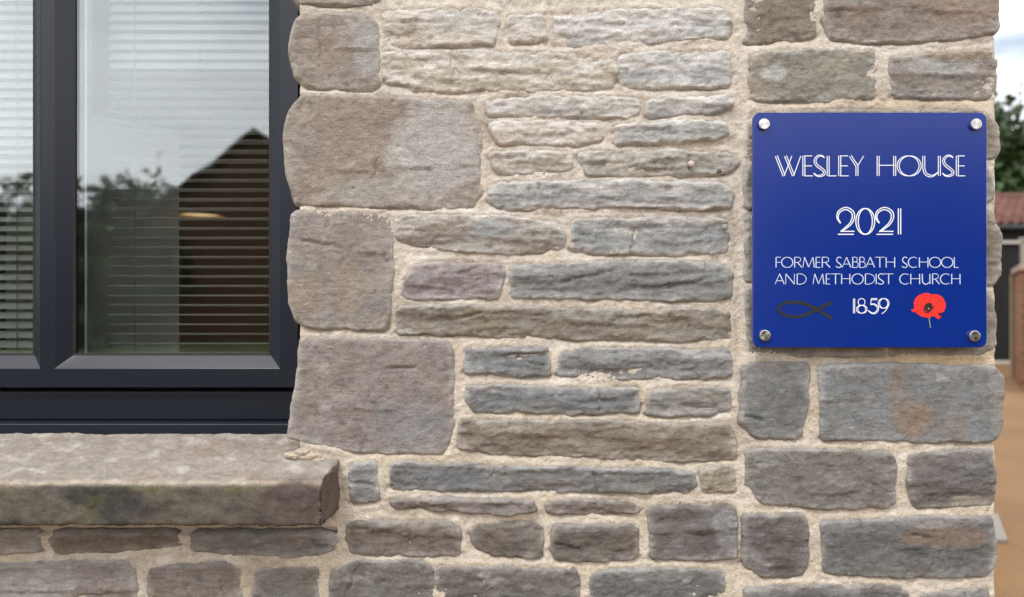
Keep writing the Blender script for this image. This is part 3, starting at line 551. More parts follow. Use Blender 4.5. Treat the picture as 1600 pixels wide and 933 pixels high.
# ------------------------------------------------------------------ blinds, lamp and cupboard inside
M_slat = plain('blind_slat', (240, 239, 234), .5, spec=.4)
M_cord = plain('blind_cord', (150, 150, 146), .9)
def blind(x0, x1, label, cords, tilt, shut, zshut):
    cx = (x0 + x1) / 2; b = empty('venetian_blind', label, 'blind', (cx, .225, ZC + .80), 'venetian blinds inside the window')
    n = 7; hw = .0125; prof = []
    for i in range(n):
        t = i / (n - 1) * 2 - 1; y = t * hw; z = .0022 * (1 - t * t); a = R(tilt)
        prof.append((y * math.cos(a) - z * math.sin(a), y * math.sin(a) + z * math.cos(a)))
    v, f = [], []
    L_ = (x1 - x0) / 2
    for dz in (0, -.0006):
        for (y, z) in prof: v += [(-L_, y, z + dz), (L_, y, z + dz)]
    for i in range(n - 1):
        f.append((2 * i, 2 * i + 1, 2 * i + 3, 2 * i + 2)); k = 2 * n; f.append((k + 2 * i, k + 2 * i + 2, k + 2 * i + 3, k + 2 * i + 1))
    k = 2 * n; f += [(0, k, k + 1, 1), (2 * n - 2, 2 * n - 1, k + 2 * n - 1, k + 2 * n - 2)]
    me = bpy.data.meshes.new('slat'); me.from_pydata(v, [], f); me.update(); me.materials.append(M_slat)
    z = -.112; k = 0
    while z < 1.38:
        s = bpy.data.objects.new('slat', me); C.objects.link(s); s.parent = b; s.location = (0, random.uniform(-.0008, .0008), z - .80)
        s.rotation_euler = (R(random.uniform(-2, 2) + (shut if z > zshut else 0)), R(random.uniform(-.1, .1)), 0); z += .0196
    for c in cords:
        bm = bmesh.new(); tube(bm, (c, .211, ZC - .115), (c, .211, ZC + 1.38), .0009, 6); bm_obj('ladder_cord', bm, M_cord, b)
    box('head_rail', (x0, .21, ZC + 1.39), (x1, .24, ZC + 1.42), M_slat, b); box('bottom_rail', (x0, .214, ZC - .132), (x1, .236, ZC - .122), M_slat, b)
    return b
blind(-.818, -.425, 'white slatted blind behind the wider right hand window pane beside the stone jamb', (-.762, -.47), -6, 54, .47)
blind(-1.64, -.915, 'white slatted blind behind the cut off left hand window pane', (-1.55, -1.0), 30, 14, .3)
box('bounce_board', (-1.75, .252, ZC - .175), (-.37, .42, ZC - .150), plain('bounce_white', (232, 232, 228), .4), house)  # added board, mostly hidden, bouncing daylight up onto the slats
cup = empty('cupboard', 'pale tall cupboard standing in the room behind the right blind', 'cupboard', (-1.1, .6, .22))
bm = bmesh.new(); prism(bm, [(-.905, .30), (-.785, .445), (-1.3, .9), (-1.42, .76)], 'z', .22, ZC + .395); bm_obj('carcass', bm, plain('cupboard_paint', (196, 198, 190), .55), cup)
bm = bmesh.new(); prism(bm, [(-.902, .2985), (-.7835, .4415), (-.782, .440), (-.9005, .297)], 'z', .30, ZC + .38); bm_obj('door_panel', bm, plain('cupboard_door_paint', (232, 233, 226), .5), cup)
lx, ly, lz = P(313, 338, 2.4)
lamp = empty('pendant_lamp', 'lit dark dome pendant lamp with golden inside seen through the blind', 'lamp', (lx, ly, lz))
rr = .118
def lathe(name, prof, mat, parent, c, n=28):
    v, f = [], []
    for (r_, z_) in prof:
        for i in range(n): a = 2 * math.pi * i / n; v.append((c[0] + r_ * math.cos(a), c[1] + r_ * math.sin(a), c[2] + z_))
    for k in range(len(prof) - 1):
        for i in range(n): j = (i + 1) % n; f.append((k * n + i, k * n + j, k * n + n + j, k * n + n + i))
    return mesh_py(name, v, f, mat, parent, True)
outer = [(rr * math.cos(t), rr * .62 * math.sin(t)) for t in np.linspace(0, 1.45, 9)]
lathe('shade', outer, plain('lamp_black', (22, 20, 18), .4), lamp, (lx, ly, lz))
lathe('shade_lining', [(r_ * .985, z_ * .97) for r_, z_ in outer], plain('lamp_gold', (214, 170, 86), .35, .3), lamp, (lx, ly, lz))
mg = bpy.data.materials.new('lamp_glow'); mg.use_nodes = True; b_ = mg.node_tree.nodes['Principled BSDF']; b_.inputs['Emission Color'].default_value = (1, .72, .36, 1); b_.inputs['Emission Strength'].default_value = .95
lathe('diffuser', [(.001, .008), (rr * .5, .009), (rr * .93, .014), (rr * .93, .018)], mg, lamp, (lx, ly, lz))
bm = bmesh.new(); tube(bm, (lx, ly, lz + .06), (lx, ly, 3.12), .003, 6); bm_obj('flex', bm, M_black, lamp)

# ------------------------------------------------------------------ the plaque
PY = -.034
def Q(px, py, Y=PY): p = P(px, py, Y); return (p[0], p[2])
plaque = empty('wall_plaque', 'square blue plaque with white lettering and red poppy screwed to the stone pillar', 'plaque', P(1360, 543, PY))
def rrect(x0, x1, z0, z1, r, n=8):
    pts = []
    for cx, cz, a0 in ((x1 - r, z0 + r, -90), (x1 - r, z1 - r, 0), (x0 + r, z1 - r, 90), (x0 + r, z0 + r, 180)):
        for i in range(n + 1): a = R(a0 + 90 * i / n); pts.append((cx + r * math.cos(a), cz + r * math.sin(a)))
    return pts
x0, z1 = Q(1177, 176); x1, z0 = Q(1542, 543)
bm = bmesh.new()
loops = []
for ins_, y in ((0.0, PY + .006), (0, PY + .0008), (.0008, PY)):
    loops.append([bm.verts.new((a, y, b)) for a, b in rrect(x0 + ins_, x1 - ins_, z0 + ins_, z1 - ins_, .0120 - ins_)])
n = len(loops[0])
for a, b in zip(loops[:-1], loops[1:]):
    for i in range(n): bm.faces.new((a[i], a[(i + 1) % n], b[(i + 1) % n], b[i]))
bm.faces.new(loops[-1]); bm.faces.new(loops[0][::-1])
def plaque_mat():
    m, n, l, b = nodes('blue_acrylic'); b.inputs['Base Color'].default_value = (.0, .021, .222, 1); b.inputs['Roughness'].default_value = .3; b.inputs['Specular IOR Level'].default_value = .5
    t = n.new('ShaderNodeTexCoord'); x = n.new('ShaderNodeTexNoise'); x.inputs['Scale'].default_value = 9; x.inputs['Detail'].default_value = 4
    mr = n.new('ShaderNodeMapRange'); mr.inputs['To Min'].default_value = .2; mr.inputs['To Max'].default_value = .26; l.new(t.outputs['Object'], x.inputs['Vector']); l.new(x.outputs['Fac'], mr.inputs['Value']); l.new(mr.outputs[0], b.inputs['Roughness'])
    y = n.new('ShaderNodeTexNoise'); y.inputs['Scale'].default_value = 900; bp = n.new('ShaderNodeBump'); bp.inputs['Strength'].default_value = .05; bp.inputs['Distance'].default_value = .0005
    l.new(t.outputs['Object'], y.inputs['Vector']); l.new(y.outputs['Fac'], bp.inputs['Height']); l.new(bp.outputs[0], b.inputs['Normal']); return m
bm_obj('panel', bm, plaque_mat(), plaque)
def steel_mat():
    m, n, l, b = nodes('turned_steel'); b.inputs['Base Color'].default_value = (.62, .6, .58, 1); b.inputs['Metallic'].default_value = 1; b.inputs['Roughness'].default_value = .2; b.inputs['Anisotropic'].default_value = .92
    t = n.new('ShaderNodeTangent'); t.direction_type = 'RADIAL'; t.axis = 'Y'; l.new(t.outputs[0], b.inputs['Tangent']); return m
M_steel = steel_mat()
def cap(px, py):
    x, z = Q(px, py, PY - .004); r_ = .0093; v, f = [], []; nn = 28
    prof = [(r_, .0045), (r_, -.0005), (r_ * .95, -.0014), (r_ * .86, -.0018)]
    for (a, y) in prof:
        for i in range(nn): t = 2 * math.pi * i / nn; v.append((a * math.cos(t), y, a * math.sin(t)))
    for k in range(3):
        for i in range(nn): j = (i + 1) % nn; f.append((k * nn + i, k * nn + j, k * nn + nn + j, k * nn + nn + i))
    v.append((0, -.0018, 0)); c = len(v) - 1
    for i in range(nn): f.append((3 * nn + i, 3 * nn + (i + 1) % nn, c))
    me = bpy.data.meshes.new('screw_cap'); me.from_pydata(v, [], f); me.update()
    o = link('screw_cap', me, M_steel, plaque); o.location = Vector((x, PY - .004, z)) - plaque.location
    return o
for c in ((1194, 194), (1525, 194), (1195, 524), (1523, 525)): cap(*c)

# lettering drawn as strokes: s thin, d two parallel lines, D double line that swells and closes on a curve
def cat(pts, n=8, closed=False):
    pts = [np.array(p, float) for p in pts]; o = []; m = len(pts)
    g = lambda i: pts[i % m] if closed else pts[min(max(i, 0), m - 1)]
    for i in range(m if closed else m - 1):
        p0, p1, p2, p3 = g(i - 1), g(i), g(i + 1), g(i + 2)
        for k in range(n):
            t = k / n; o.append(.5 * ((2 * p1) + (-p0 + p2) * t + (2 * p0 - 5 * p1 + 4 * p2 - p3) * t * t + (-p0 + 3 * p1 - 3 * p2 + p3) * t ** 3))
    if not closed: o.append(pts[-1])
    return o
def ell(cx, cy, rx, ry, a0=0, a1=360, n=40):
    return [np.array((cx + rx * math.cos(R(a0 + (a1 - a0) * i / n)), cy + ry * math.sin(R(a0 + (a1 - a0) * i / n)))) for i in range(n + 1)]
GLY = {
 'W': [('d', [(.07,1),(.36,0)]), ('s', [(.36,0),(.65,1)]), ('d', [(.41,1),(.71,0)]), ('s', [(.71,0),(.98,1)])],
 'E': [('d', [(.13,0),(.13,1)]), ('s', [(.13,1),(.95,1)]), ('s', [(.13,.5),(.92,.5)]), ('s', [(.13,0),(1,0)])],
 'F': [('d', [(.13,0),(.13,1)]), ('s', [(.13,1),(.98,1)]), ('s', [(.13,.5),(.92,.5)])],
 'S': [('D', cat([(.95,.9),(.78,.99),(.45,1),(.2,.87),(.14,.7),(.32,.52),(.68,.36),(.93,.22),(.88,.07),(.58,0),(.26,.02),(.03,.14)]))],
 'L': [('d', [(.13,0),(.13,1)]), ('s', [(.13,0),(1,0)])],
 'Y': [('d', [(.07,1),(.52,.5)]), ('s', [(.98,1),(.56,.5)]), ('d', [(.52,.5),(.52,0)])],
 'H': [('d', [(.07,0),(.07,1)]), ('d', [(.93,0),(.93,1)]), ('s', [(.07,.53),(.93,.53)])],
 'O': [('O', ell(.5,.5,.49,.5))], '0': [('O', ell(.5,.5,.46,.5))],
 'U': [('U', [(.08,1),(.08,.4)] + cat([(.08,.4),(.16,.14),(.38,0),(.62,.02),(.86,.2)])), ('d', [(.92,0),(.92,1)])],
 '2': [('D', cat([(.2,.43),(.03,.63),(.1,.86),(.48,1),(.86,.88),(.94,.66),(.78,.42),(.45,.22),(.2,.1)])), ('s', [(.2,.115),(1,.115)]), ('s', [(.04,.0),(.97,.0)])],
 '1': [('d', [(.5,0),(.5,1)])],
 'R': [('d', [(.13,0),(.13,1)]), ('s', cat([(.13,1),(.55,1),(.8,.9),(.82,.66),(.6,.52),(.13,.48)])), ('d', [(.45,.5),(1,0)])],
 'M': [('s', [(.02,0),(.16,1)]), ('d', [(.16,1),(.5,.03)]), ('s', [(.5,.03),(.84,1)]), ('d', [(.84,1),(.97,0)])],
 'A': [('s', [(0,0),(.48,1)]), ('d', [(.48,1),(.96,0)]), ('s', [(.17,.33),(.78,.33)])],
 'B': [('d', [(.13,0),(.13,1)]), ('s', cat([(.13,1),(.6,1),(.82,.88),(.82,.68),(.6,.55),(.13,.54)])), ('s', cat([(.13,.54),(.65,.54),(.95,.42),(.97,.16),(.7,0),(.13,0)]))],
 'T': [('d', [(.5,0),(.5,1)]), ('s', [(0,1),(1,1)])],
 'C': [('C', ell(.56,.5,.54,.5,52,308))],
 'N': [('s', [(.05,0),(.05,1)]), ('d', [(.05,1),(.95,0)]), ('s', [(.95,0),(.95,1)])],
 'D': [('d', [(.1,0),(.1,1)]), ('s', cat([(.1,1),(.45,1),(.82,.84),(.98,.5),(.82,.16),(.45,0),(.1,0)]))],
 'I': [('d', [(.5,0),(.5,1)])],
 '8': [('s', ell(.48,.76,.36,.24)), ('O', ell(.5,.27,.48,.27))],
 '5': [('d', [(.34,.96),(.92,.96)]), ('s', [(.34,1),(.28,.58)]), ('D', cat([(.28,.58),(.58,.62),(.92,.46),(.97,.24),(.74,.03),(.4,0),(.03,.18)]))],
 '9': [('O', ell(.5,.67,.48,.33)), ('s', cat([(.97,.66),(.9,.4),(.62,.12),(.3,-.04)]))],
}
def text(name, items, top, bot, t, gap, thick, mat, Y):
    """items: (char, px left, px right); top/bot pixel rows; t line width, gap half distance of a double line, thick: draw doubles as one heavy stroke"""
    V_, F_ = [], []
    SY = []
    def stroke(p, wd):
        p = np.array(p); d = np.gradient(p, axis=0); d /= np.linalg.norm(d, axis=1)[:, None] + 1e-9; nn = np.stack([-d[:, 1], d[:, 0]], 1)
        k = len(V_); wd = np.broadcast_to(wd, (len(p),))
        sy = len(F_) and (SY[-1] - .00004) or Y
        for a, b, ww in zip(p, nn, wd): V_.append(a + b * ww / 2); V_.append(a - b * ww / 2); SY.extend((sy, sy))
        for i in range(len(p) - 1): F_.append((k + 2 * i, k + 2 * i + 2, k + 2 * i + 3, k + 2 * i + 1))
    for ch, a, b in items:
        V_.clear(); F_.clear(); SY.clear()
        for kind, pts in GLY[ch]:
            p = np.array([(a + q[0] * (b - a), bot - t / 2 - q[1] * (bot - top - t)) for q in pts])
            if kind == 's': stroke(p, t); continue
            m = len(p); tt = np.linspace(0, 1, m)
            if kind == 'd': g = np.full(m, 1.0)
            elif kind == 'D': g = np.sin(tt * math.pi) ** .7
            elif kind in 'OC': 
                u_ = np.array(pts)[:, 0]; uc = .5 if kind == 'O' else .56; g = np.clip(np.abs(u_ - uc) / .46, 0, 1) ** 1.3
                if kind == 'C': g = np.where(u_ < uc, g, 0)
            else: g = np.where(tt < .5, 1, np.clip(1 - (tt - .5) * 2, 0, 1))
            if thick: stroke(p, t + (thick - t) * g)
            else:
                d = np.gradient(p, axis=0); d /= np.linalg.norm(d, axis=1)[:, None] + 1e-9; nn = np.stack([-d[:, 1], d[:, 0]], 1)
                stroke(p + nn * (g * gap)[:, None], t); stroke(p - nn * (g * gap)[:, None], t)
        co = [(Q(p_[0], p_[1], Y)[0], y_, Q(p_[0], p_[1], Y)[1]) for p_, y_ in zip(V_, SY)]
        mesh_py('letter', co, F_, mat, plaque)
M_white = plain('white_print', (232, 238, 248), .5)
M_pale = plain('pale_print', (196, 210, 236), .5)
LY = PY - .0004
sp = lambda s, xs_: [(c, a, b) for c, (a, b) in zip(s, xs_)]
text('letter', sp('WESLEYHOUSE', [(1210,1252),(1254,1270),(1271,1289),(1292,1307),(1310,1326),(1327,1350),(1370,1400),(1403,1438),(1441,1470),(1472,1490),(1494,1508)]), 243, 275.5, 1.3, 1.6, 0, M_white, LY)
text('letter', sp('2021', [(1308,1335),(1338,1366),(1368.5,1396),(1402,1409)]), 325, 367, 1.65, 1.85, 0, M_white, LY)
text('letter', sp('FORMERSABBATHSCHOOL', [(1211.5,1220),(1221,1239),(1240,1253),(1254,1273),(1274,1282),(1283,1297),(1306,1315),(1316,1330),(1331,1341),(1342,1352),(1353,1367),(1367.5,1382),(1383.5,1399),(1409,1418),(1419,1434),(1435.5,1451),(1452,1470),(1471,1489),(1490,1498)]), 401.5, 418.5, 1.0, 0, 1.5, M_pale, LY)
text('letter', sp('ANDMETHODISTCHURCH', [(1211,1226),(1227,1242),(1244,1260),(1270,1288),(1290,1297),(1298,1313),(1314,1329),(1331,1349),(1350.5,1367),(1367,1371),(1371,1381),(1381,1396),(1405.5,1421),(1422,1438),(1440,1454),(1455.5,1468),(1469,1485),(1486,1501)]), 427.5, 444.5, 1.0, 0, 1.5, M_pale, LY)
text('letter', sp('1859', [(1331,1338),(1339,1354),(1356,1372),(1373,1388.5)]), 466, 490, 1.15, 1.0, 0, M_white, LY)
# fish
def band(name, lines, mat, Y, parent):
    V_, F_ = [], []
    for pts, w0, w1 in lines:
        p = np.array(pts, float); d = np.gradient(p, axis=0); d /= np.linalg.norm(d, axis=1)[:, None] + 1e-9; nn = np.stack([-d[:, 1], d[:, 0]], 1); k = len(V_)
        for i, (a, b) in enumerate(zip(p, nn)):
            ww = w0 + (w1 - w0) * i / (len(p) - 1)
            for s in (.5, -.5):
                X, Z = Q(*(a + b * ww * s), Y); V_.append((X, Y, Z))
        for i in range(len(p) - 1): F_.append((k + 2 * i, k + 2 * i + 2, k + 2 * i + 3, k + 2 * i + 1))
    return mesh_py(name, V_, F_, mat, parent)
M_fish = plain('charcoal_print', (26, 29, 33), .5)
band('fish_symbol', [(cat([(1214.5,483),(1222,475.5),(1235,472.3),(1250,472.8),(1263,477),(1278,484.5),(1300.5,497.5)]), 4.4, 5.6)], M_fish, LY, plaque)
band('fish_symbol', [(cat([(1214.5,483),(1222,490),(1235,494.5),(1250,494.3),(1263,490.2),(1278,482.8),(1300.5,472.5)]), 4.4, 5.2)], M_fish, LY - .00015, plaque)
def flat(name, pts, mat, Y, parent):
    v = [(Q(a, b, Y)[0], Y, Q(a, b, Y)[1]) for a, b in pts]
    bm = bmesh.new(); f = bm.faces.new([bm.verts.new(p) for p in v]); bmesh.ops.triangulate(bm, faces=[f])
    o = bm_obj(name, bm, mat, parent)
    return o
zp = lambda l: [(1410 + a / 11.66, 445 + b / 11.66) for a, b in l]
petal = cat(zp([(160,455),(215,430),(208,330),(245,240),(320,180),(420,150),(480,155),(530,175),(630,175),(720,220),(775,300),(790,390),(760,480),(700,515),(650,520),(708,570),(680,615),(640,622),(590,580),(540,575),(500,602),(430,598),(330,570),(250,510),(180,490)]), 4, True)
poppy = flat('poppy_flower', petal, plain('poppy_red', (238, 40, 34), .5), LY, plaque)
flat('flower_centre', cat(zp([(380,470),(395,400),(430,345),(480,325),(535,345),(545,385),(585,380),(575,430),(540,470),(490,510),(420,520)]), 4, True), plain('poppy_dark_red', (140, 16, 32), .5), LY - .0002, poppy)
flat('flower_centre', cat(zp([(402,430),(410,370),(450,350),(490,330),(538,350),(530,400),(545,430),(500,470),(470,495),(440,465)]), 4, True), plain('poppy_black', (36, 14, 20), .5), LY - .0004, poppy)
flat('flower_centre', cat(zp([(462,430),(478,420),(490,436),(474,448)]), 3, True), plain('poppy_pollen', (196, 180, 110), .5), LY - .0006, poppy)
M_crease = plain('poppy_crease', (150, 22, 26), .5)
for l in ([(520,180),(508,240),(492,300)], [(725,268),(660,300),(615,345)], [(270,368),(310,370),(350,382)], [(260,490),(300,480),(340,465)]): band('petal_crease', [(cat(zp(l)), .9, .5)], M_crease, LY - .0002, poppy)
band('flower_stem', [(cat(zp([(485,600),(495,680),(512,785)])), 1.5, 1.8)], plain('poppy_stem', (128, 140, 124), .5), LY, poppy)

# ------------------------------------------------------------------ small fixings left in the wall
def fixing(name, label, cat_, px, py, r_, mat, Y=-.014, group=None):
    x, y, z = P(px, py, Y); bm = bmesh.new()
    bmesh.ops.create_uvsphere(bm, u_segments=14, v_segments=8, radius=r_)
    for v in bm.verts: v.co.y *= .55
    tube(bm, (0, 0, 0), (0, .02, 0), r_ * .5, 8)
    o = bm_obj(name, bm, mat, None, True); o.location = (x, y, z); tag(o, label, cat_, group); return o
fixing('nail', 'pale round nail head in the grey stone left of the plaque', 'nail', 1080, 256, .0055, plain('painted_nail', (196, 180, 174), .5), -.017)
M_plug = plain('old_plug', (96, 90, 86), .7, noise=.2, nscale=300)
fixing('wall_plug', 'dark wall plug in the stone just right of the round nail head', 'wall plug', 1124, 267, .0042, M_plug)
fixing('wall_plug', 'grey wall plug low in the long grey stone below the nail head', 'wall plug', 1122, 321, .0042, plain('grey_plug', (150, 146, 142), .7), -.012)
fixing('wall_plug', 'ringed wall plug beside the mortar joint below the long grey stone', 'wall plug', 1133, 355, .0055, plain('ring_plug', (140, 140, 140), .6), -.012)

# ------------------------------------------------------------------ ground
def gravel(name, a, b, sc):
    m, n, l, bs = nodes(name); bs.inputs['Roughness'].default_value = .9
    t = n.new('ShaderNodeTexCoord'); v = n.new('ShaderNodeTexVoronoi'); v.inputs['Scale'].default_value = sc; x = n.new('ShaderNodeTexNoise'); x.inputs['Scale'].default_value = 1.3; x.inputs['Detail'].default_value = 8
    r_ = n.new('ShaderNodeValToRGB'); r_.color_ramp.elements[0].color = (*lin(a), 1); r_.color_ramp.elements[1].color = (*lin(b), 1)
    mi = n.new('ShaderNodeMath'); mi.operation = 'ADD'; mu = n.new('ShaderNodeMath'); mu.operation = 'MULTIPLY'; mu.inputs[1].default_value = .5
    se = n.new('ShaderNodeSeparateColor'); l.new(t.outputs['Object'], v.inputs['Vector']); l.new(t.outputs['Object'], x.inputs['Vector']); l.new(v.outputs['Color'], se.inputs[0])
    l.new(se.outputs[0], mu.inputs[0]); l.new(mu.outputs[0], mi.inputs[0]); l.new(x.outputs['Fac'], mi.inputs[1]); sb = n.new('ShaderNodeMath'); sb.operation = 'SUBTRACT'; sb.inputs[1].default_value = .25; l.new(mi.outputs[0], sb.inputs[0])
    l.new(sb.outputs[0], r_.inputs[0]); l.new(r_.outputs[0], bs.inputs['Base Color'])
    bp = n.new('ShaderNodeBump'); bp.inputs['Strength'].default_value = .6; bp.inputs['Distance'].default_value = .006; l.new(v.outputs['Distance'], bp.inputs['Height']); l.new(bp.outputs[0], bs.inputs['Normal']); return m
g = mesh_py('ground', [(-400, -400, -.01), (400, -400, -.01), (400, 400, -.01), (-400, 400, -.01)], [(0, 1, 2, 3)], gravel('rough_grass', (62, 72, 38), (92, 96, 56), 30)); g['kind'] = 'structure'
p = mesh_py('path', [(-14, -5, 0), (14, -5, 0), (14, 16, 0), (-14, 16, 0)], [(0, 1, 2, 3)], gravel('resin_gravel', (100, 72, 44), (142, 108, 70), 160)); p['kind'] = 'structure'
bm = bmesh.new(); prism(bm, [(3.04, 3.08), (3.34, 3.60), (2.5, 3.60), (2.5, 3.08)], 'z', .004, .022)
o = bm_obj('paving_slab', bm, plain('pale_slab', (132, 126, 118), .8, noise=.1, nscale=12)); tag(o, 'pale slanted paving slab lying on the tan gravel path behind the corner', 'paving slab')

# ------------------------------------------------------------------ things seen past the corner
def copies(name, me, parent, places):
    for loc, rot in places:
        o = bpy.data.objects.new(name, me); C.objects.link(o); o.parent = parent; o.location = Vector(loc) - parent.location; o.rotation_euler = rot
def brick_mesh(mat, l=.215, h_=.065, d=.21):
    bm = bmesh.new(); add_box(bm, (-l / 2, -d / 2, -h_ / 2), (l / 2, d / 2, h_ / 2), .004, 1); me = bpy.data.meshes.new('brick'); bmesh.ops.recalc_face_normals(bm, faces=bm.faces); bm.to_mesh(me); bm.free(); me.materials.append(mat); return me
def brick_mat():
    m, n, l, b = nodes('red_brick'); b.inputs['Roughness'].default_value = .88; oi = n.new('ShaderNodeObjectInfo'); r_ = n.new('ShaderNodeValToRGB')
    r_.color_ramp.elements[0].color = (*lin((98, 58, 34)), 1); r_.color_ramp.elements[1].color = (*lin((136, 88, 54)), 1)
    t = n.new('ShaderNodeTexCoord'); x = n.new('ShaderNodeTexNoise'); x.inputs['Scale'].default_value = 22; x.inputs['Detail'].default_value = 5; a = n.new('ShaderNodeMath'); a.operation = 'ADD'; s = n.new('ShaderNodeMath'); s.operation = 'SUBTRACT'; s.inputs[1].default_value = .5
    l.new(t.outputs['Object'], x.inputs['Vector']); l.new(x.outputs['Fac'], s.inputs[0]); l.new(s.outputs[0], a.inputs[0]); l.new(oi.outputs['Random'], a.inputs[1]); l.new(a.outputs[0], r_.inputs[0]); l.new(r_.outputs[0], b.inputs['Base Color']); return m
M_brick = brick_mat(); bme = brick_mesh(M_brick)
bw = empty('brick_wall', 'low brown brick garden wall with flat coping beyond the house corner', 'garden wall', (9.50, 12.0, 0))
bw.rotation_euler = (0, 0, math.atan2(-.838, -.545)); bw_l = []
def local(o): o.location = (0, 0, 0); return o
local(box('wall_core', (.008, .008, 0), (2.24, .202, 1.95), M_core, bw))
for c in range(26):
    for k in range(10):
        x = .1075 + k * .225 + (0 if c % 2 else .1125)
        o = bpy.data.objects.new('brick', bme); C.objects.link(o); o.parent = bw; o.location = (x, .105, .0375 + c * .075)
half = brick_mesh(M_brick, .1025)
for c in range(0, 26, 2):
    o = bpy.data.objects.new('brick', half); C.objects.link(o); o.parent = bw; o.location = (.0513, .105, .0375 + c * .075)
local(box('coping', (-.09, -.05, 1.956), (2.4, .26, 2.05), plain('coping_stone', (150, 132, 120), .85, noise=.12, nscale=9), bw, .008))
o = box('timber_post', (9.475, 12.03, 0), (9.535, 12.09, 1.94), plain('weathered_timber', (130, 114, 92), .8, noise=.15, nscale=14), None, .004); tag(o, 'thin pale timber post against the end of the brick garden wall', 'post')
gx = 10.55
gp = empty('gate_pier', 'pale grey rendered pier rising behind the brick wall coping', 'gate pier', (gx + .25, 13.0, 0))
box('shaft', (gx, 12.8, 0), (gx + .5, 13.3, 2.70), plain('cream_render', (150, 144, 130), .9, noise=.08, nscale=10), gp, .01)
box('pier_cap', (gx - .02, 12.78, 2.702), (gx + .52, 13.32, 2.76), plain('cream_cap', (156, 150, 138), .9, noise=.08, nscale=10), gp, .012)

DG = 16.2 - D0
garage = empty('garage', 'black boarded outbuilding with red clay pantile roof behind the brick wall', 'garage', (13, DG, 0))
box('wall', (9.2, DG, 0.03), (16.5, DG + 4.5, 3.09), plain('black_stain', (10, 10, 12), .8, noise=.25, nscale=6), garage)
M_board = plain('black_board', (11, 11, 13), .8, noise=.25, nscale=5)
bme2 = bpy.data.meshes.new('board'); bm = bmesh.new(); add_box(bm, (-.07, -.012, 0), (.07, .012, 2.6), .004, 1); bm.to_mesh(bme2); bm.free(); bme2.materials.append(M_board)
copies('board', bme2, garage, [((9.3 + i * .15, DG - .014, .10), (0, 0, 0)) for i in range(34)])
M_wood_w = plain('pale_trim', (190, 186, 180), .6)
box('plinth', (9.15, DG - .05, 0), (16.55, DG - .001, .06), M_wood_w, garage)
box('fascia', (9.1, DG - .10, 2.77), (16.6, DG - .06, 2.835), M_wood_w, garage)
bm = bmesh.new(); tube(bm, (9.0, DG - .22, 3.14), (16.7, DG - .22, 3.14), .06, 12); bm_obj('gutter', bm, plain('gutter_grey', (52, 54, 58), .5), garage)
# pantiles
tv, tf = [], []; nn = 9
for iy in (0, 1):
    for i in range(nn):
        t = i / (nn - 1); z = .03 * math.sin(t * 2 * math.pi) ; tv.append((t * .25 - .125, iy * .36, z + (0 if iy else .02)))
for iy in (0, 1):
    for i in range(nn):
        t = i / (nn - 1); z = .03 * math.sin(t * 2 * math.pi) - .014; tv.append((t * .25 - .125, iy * .36, z + (0 if iy else .02)))
for i in range(nn - 1):
    tf += [(i, i + 1, nn + i + 1, nn + i), (2 * nn + i, 3 * nn + i, 3 * nn + i + 1, 2 * nn + i + 1), (i, 2 * nn + i, 2 * nn + i + 1, i + 1)]
tme = bpy.data.meshes.new('roof_tile'); tme.from_pydata(tv, [], tf); tme.update()
def tile_mat():
    m, n, l, b = nodes('clay_tile'); b.inputs['Roughness'].default_value = .85; oi = n.new('ShaderNodeObjectInfo'); r_ = n.new('ShaderNodeValToRGB')
    r_.color_ramp.elements[0].color = (*lin((84, 54, 46)), 1); r_.color_ramp.elements[1].color = (*lin((122, 82, 70)), 1); l.new(oi.outputs['Random'], r_.inputs[0]); l.new(r_.outputs[0], b.inputs['Base Color']); return m
tme.materials.append(tile_mat()); slope = R(21)
ev = (DG - .25, 3.22); pl = []
for c in range(24):
    for r0 in range(9):
        y = ev[0] + r0 * .30 * math.cos(slope); z = ev[1] + r0 * .30 * math.sin(slope)
        pl.append(((9.2 + c * .225, y, z + r0 * .001), (slope, R(random.uniform(-1, 1)), R(random.uniform(-.6, .6)))))
copies('roof_tile', tme, garage, pl)
bm = bmesh.new(); prism(bm, [(DG - .2, 3.18), (DG + 2.25, 4.13), (DG + 4.7, 3.18), (DG + 4.7, 3.10), (DG - .1, 3.10)], 'x', 9.1, 16.6); bm_obj('roof_deck', bm, plain('roof_deck_clay', (92, 60, 50), .85, noise=.2, nscale=4), garage)
bm = bmesh.new(); tube(bm, (9.1, DG + 2.25, 4.19), (16.6, DG + 2.25, 4.19), .10, 12); bm_obj('ridge', bm, plain('ridge_clay', (98, 66, 56), .85, noise=.2, nscale=5), garage)

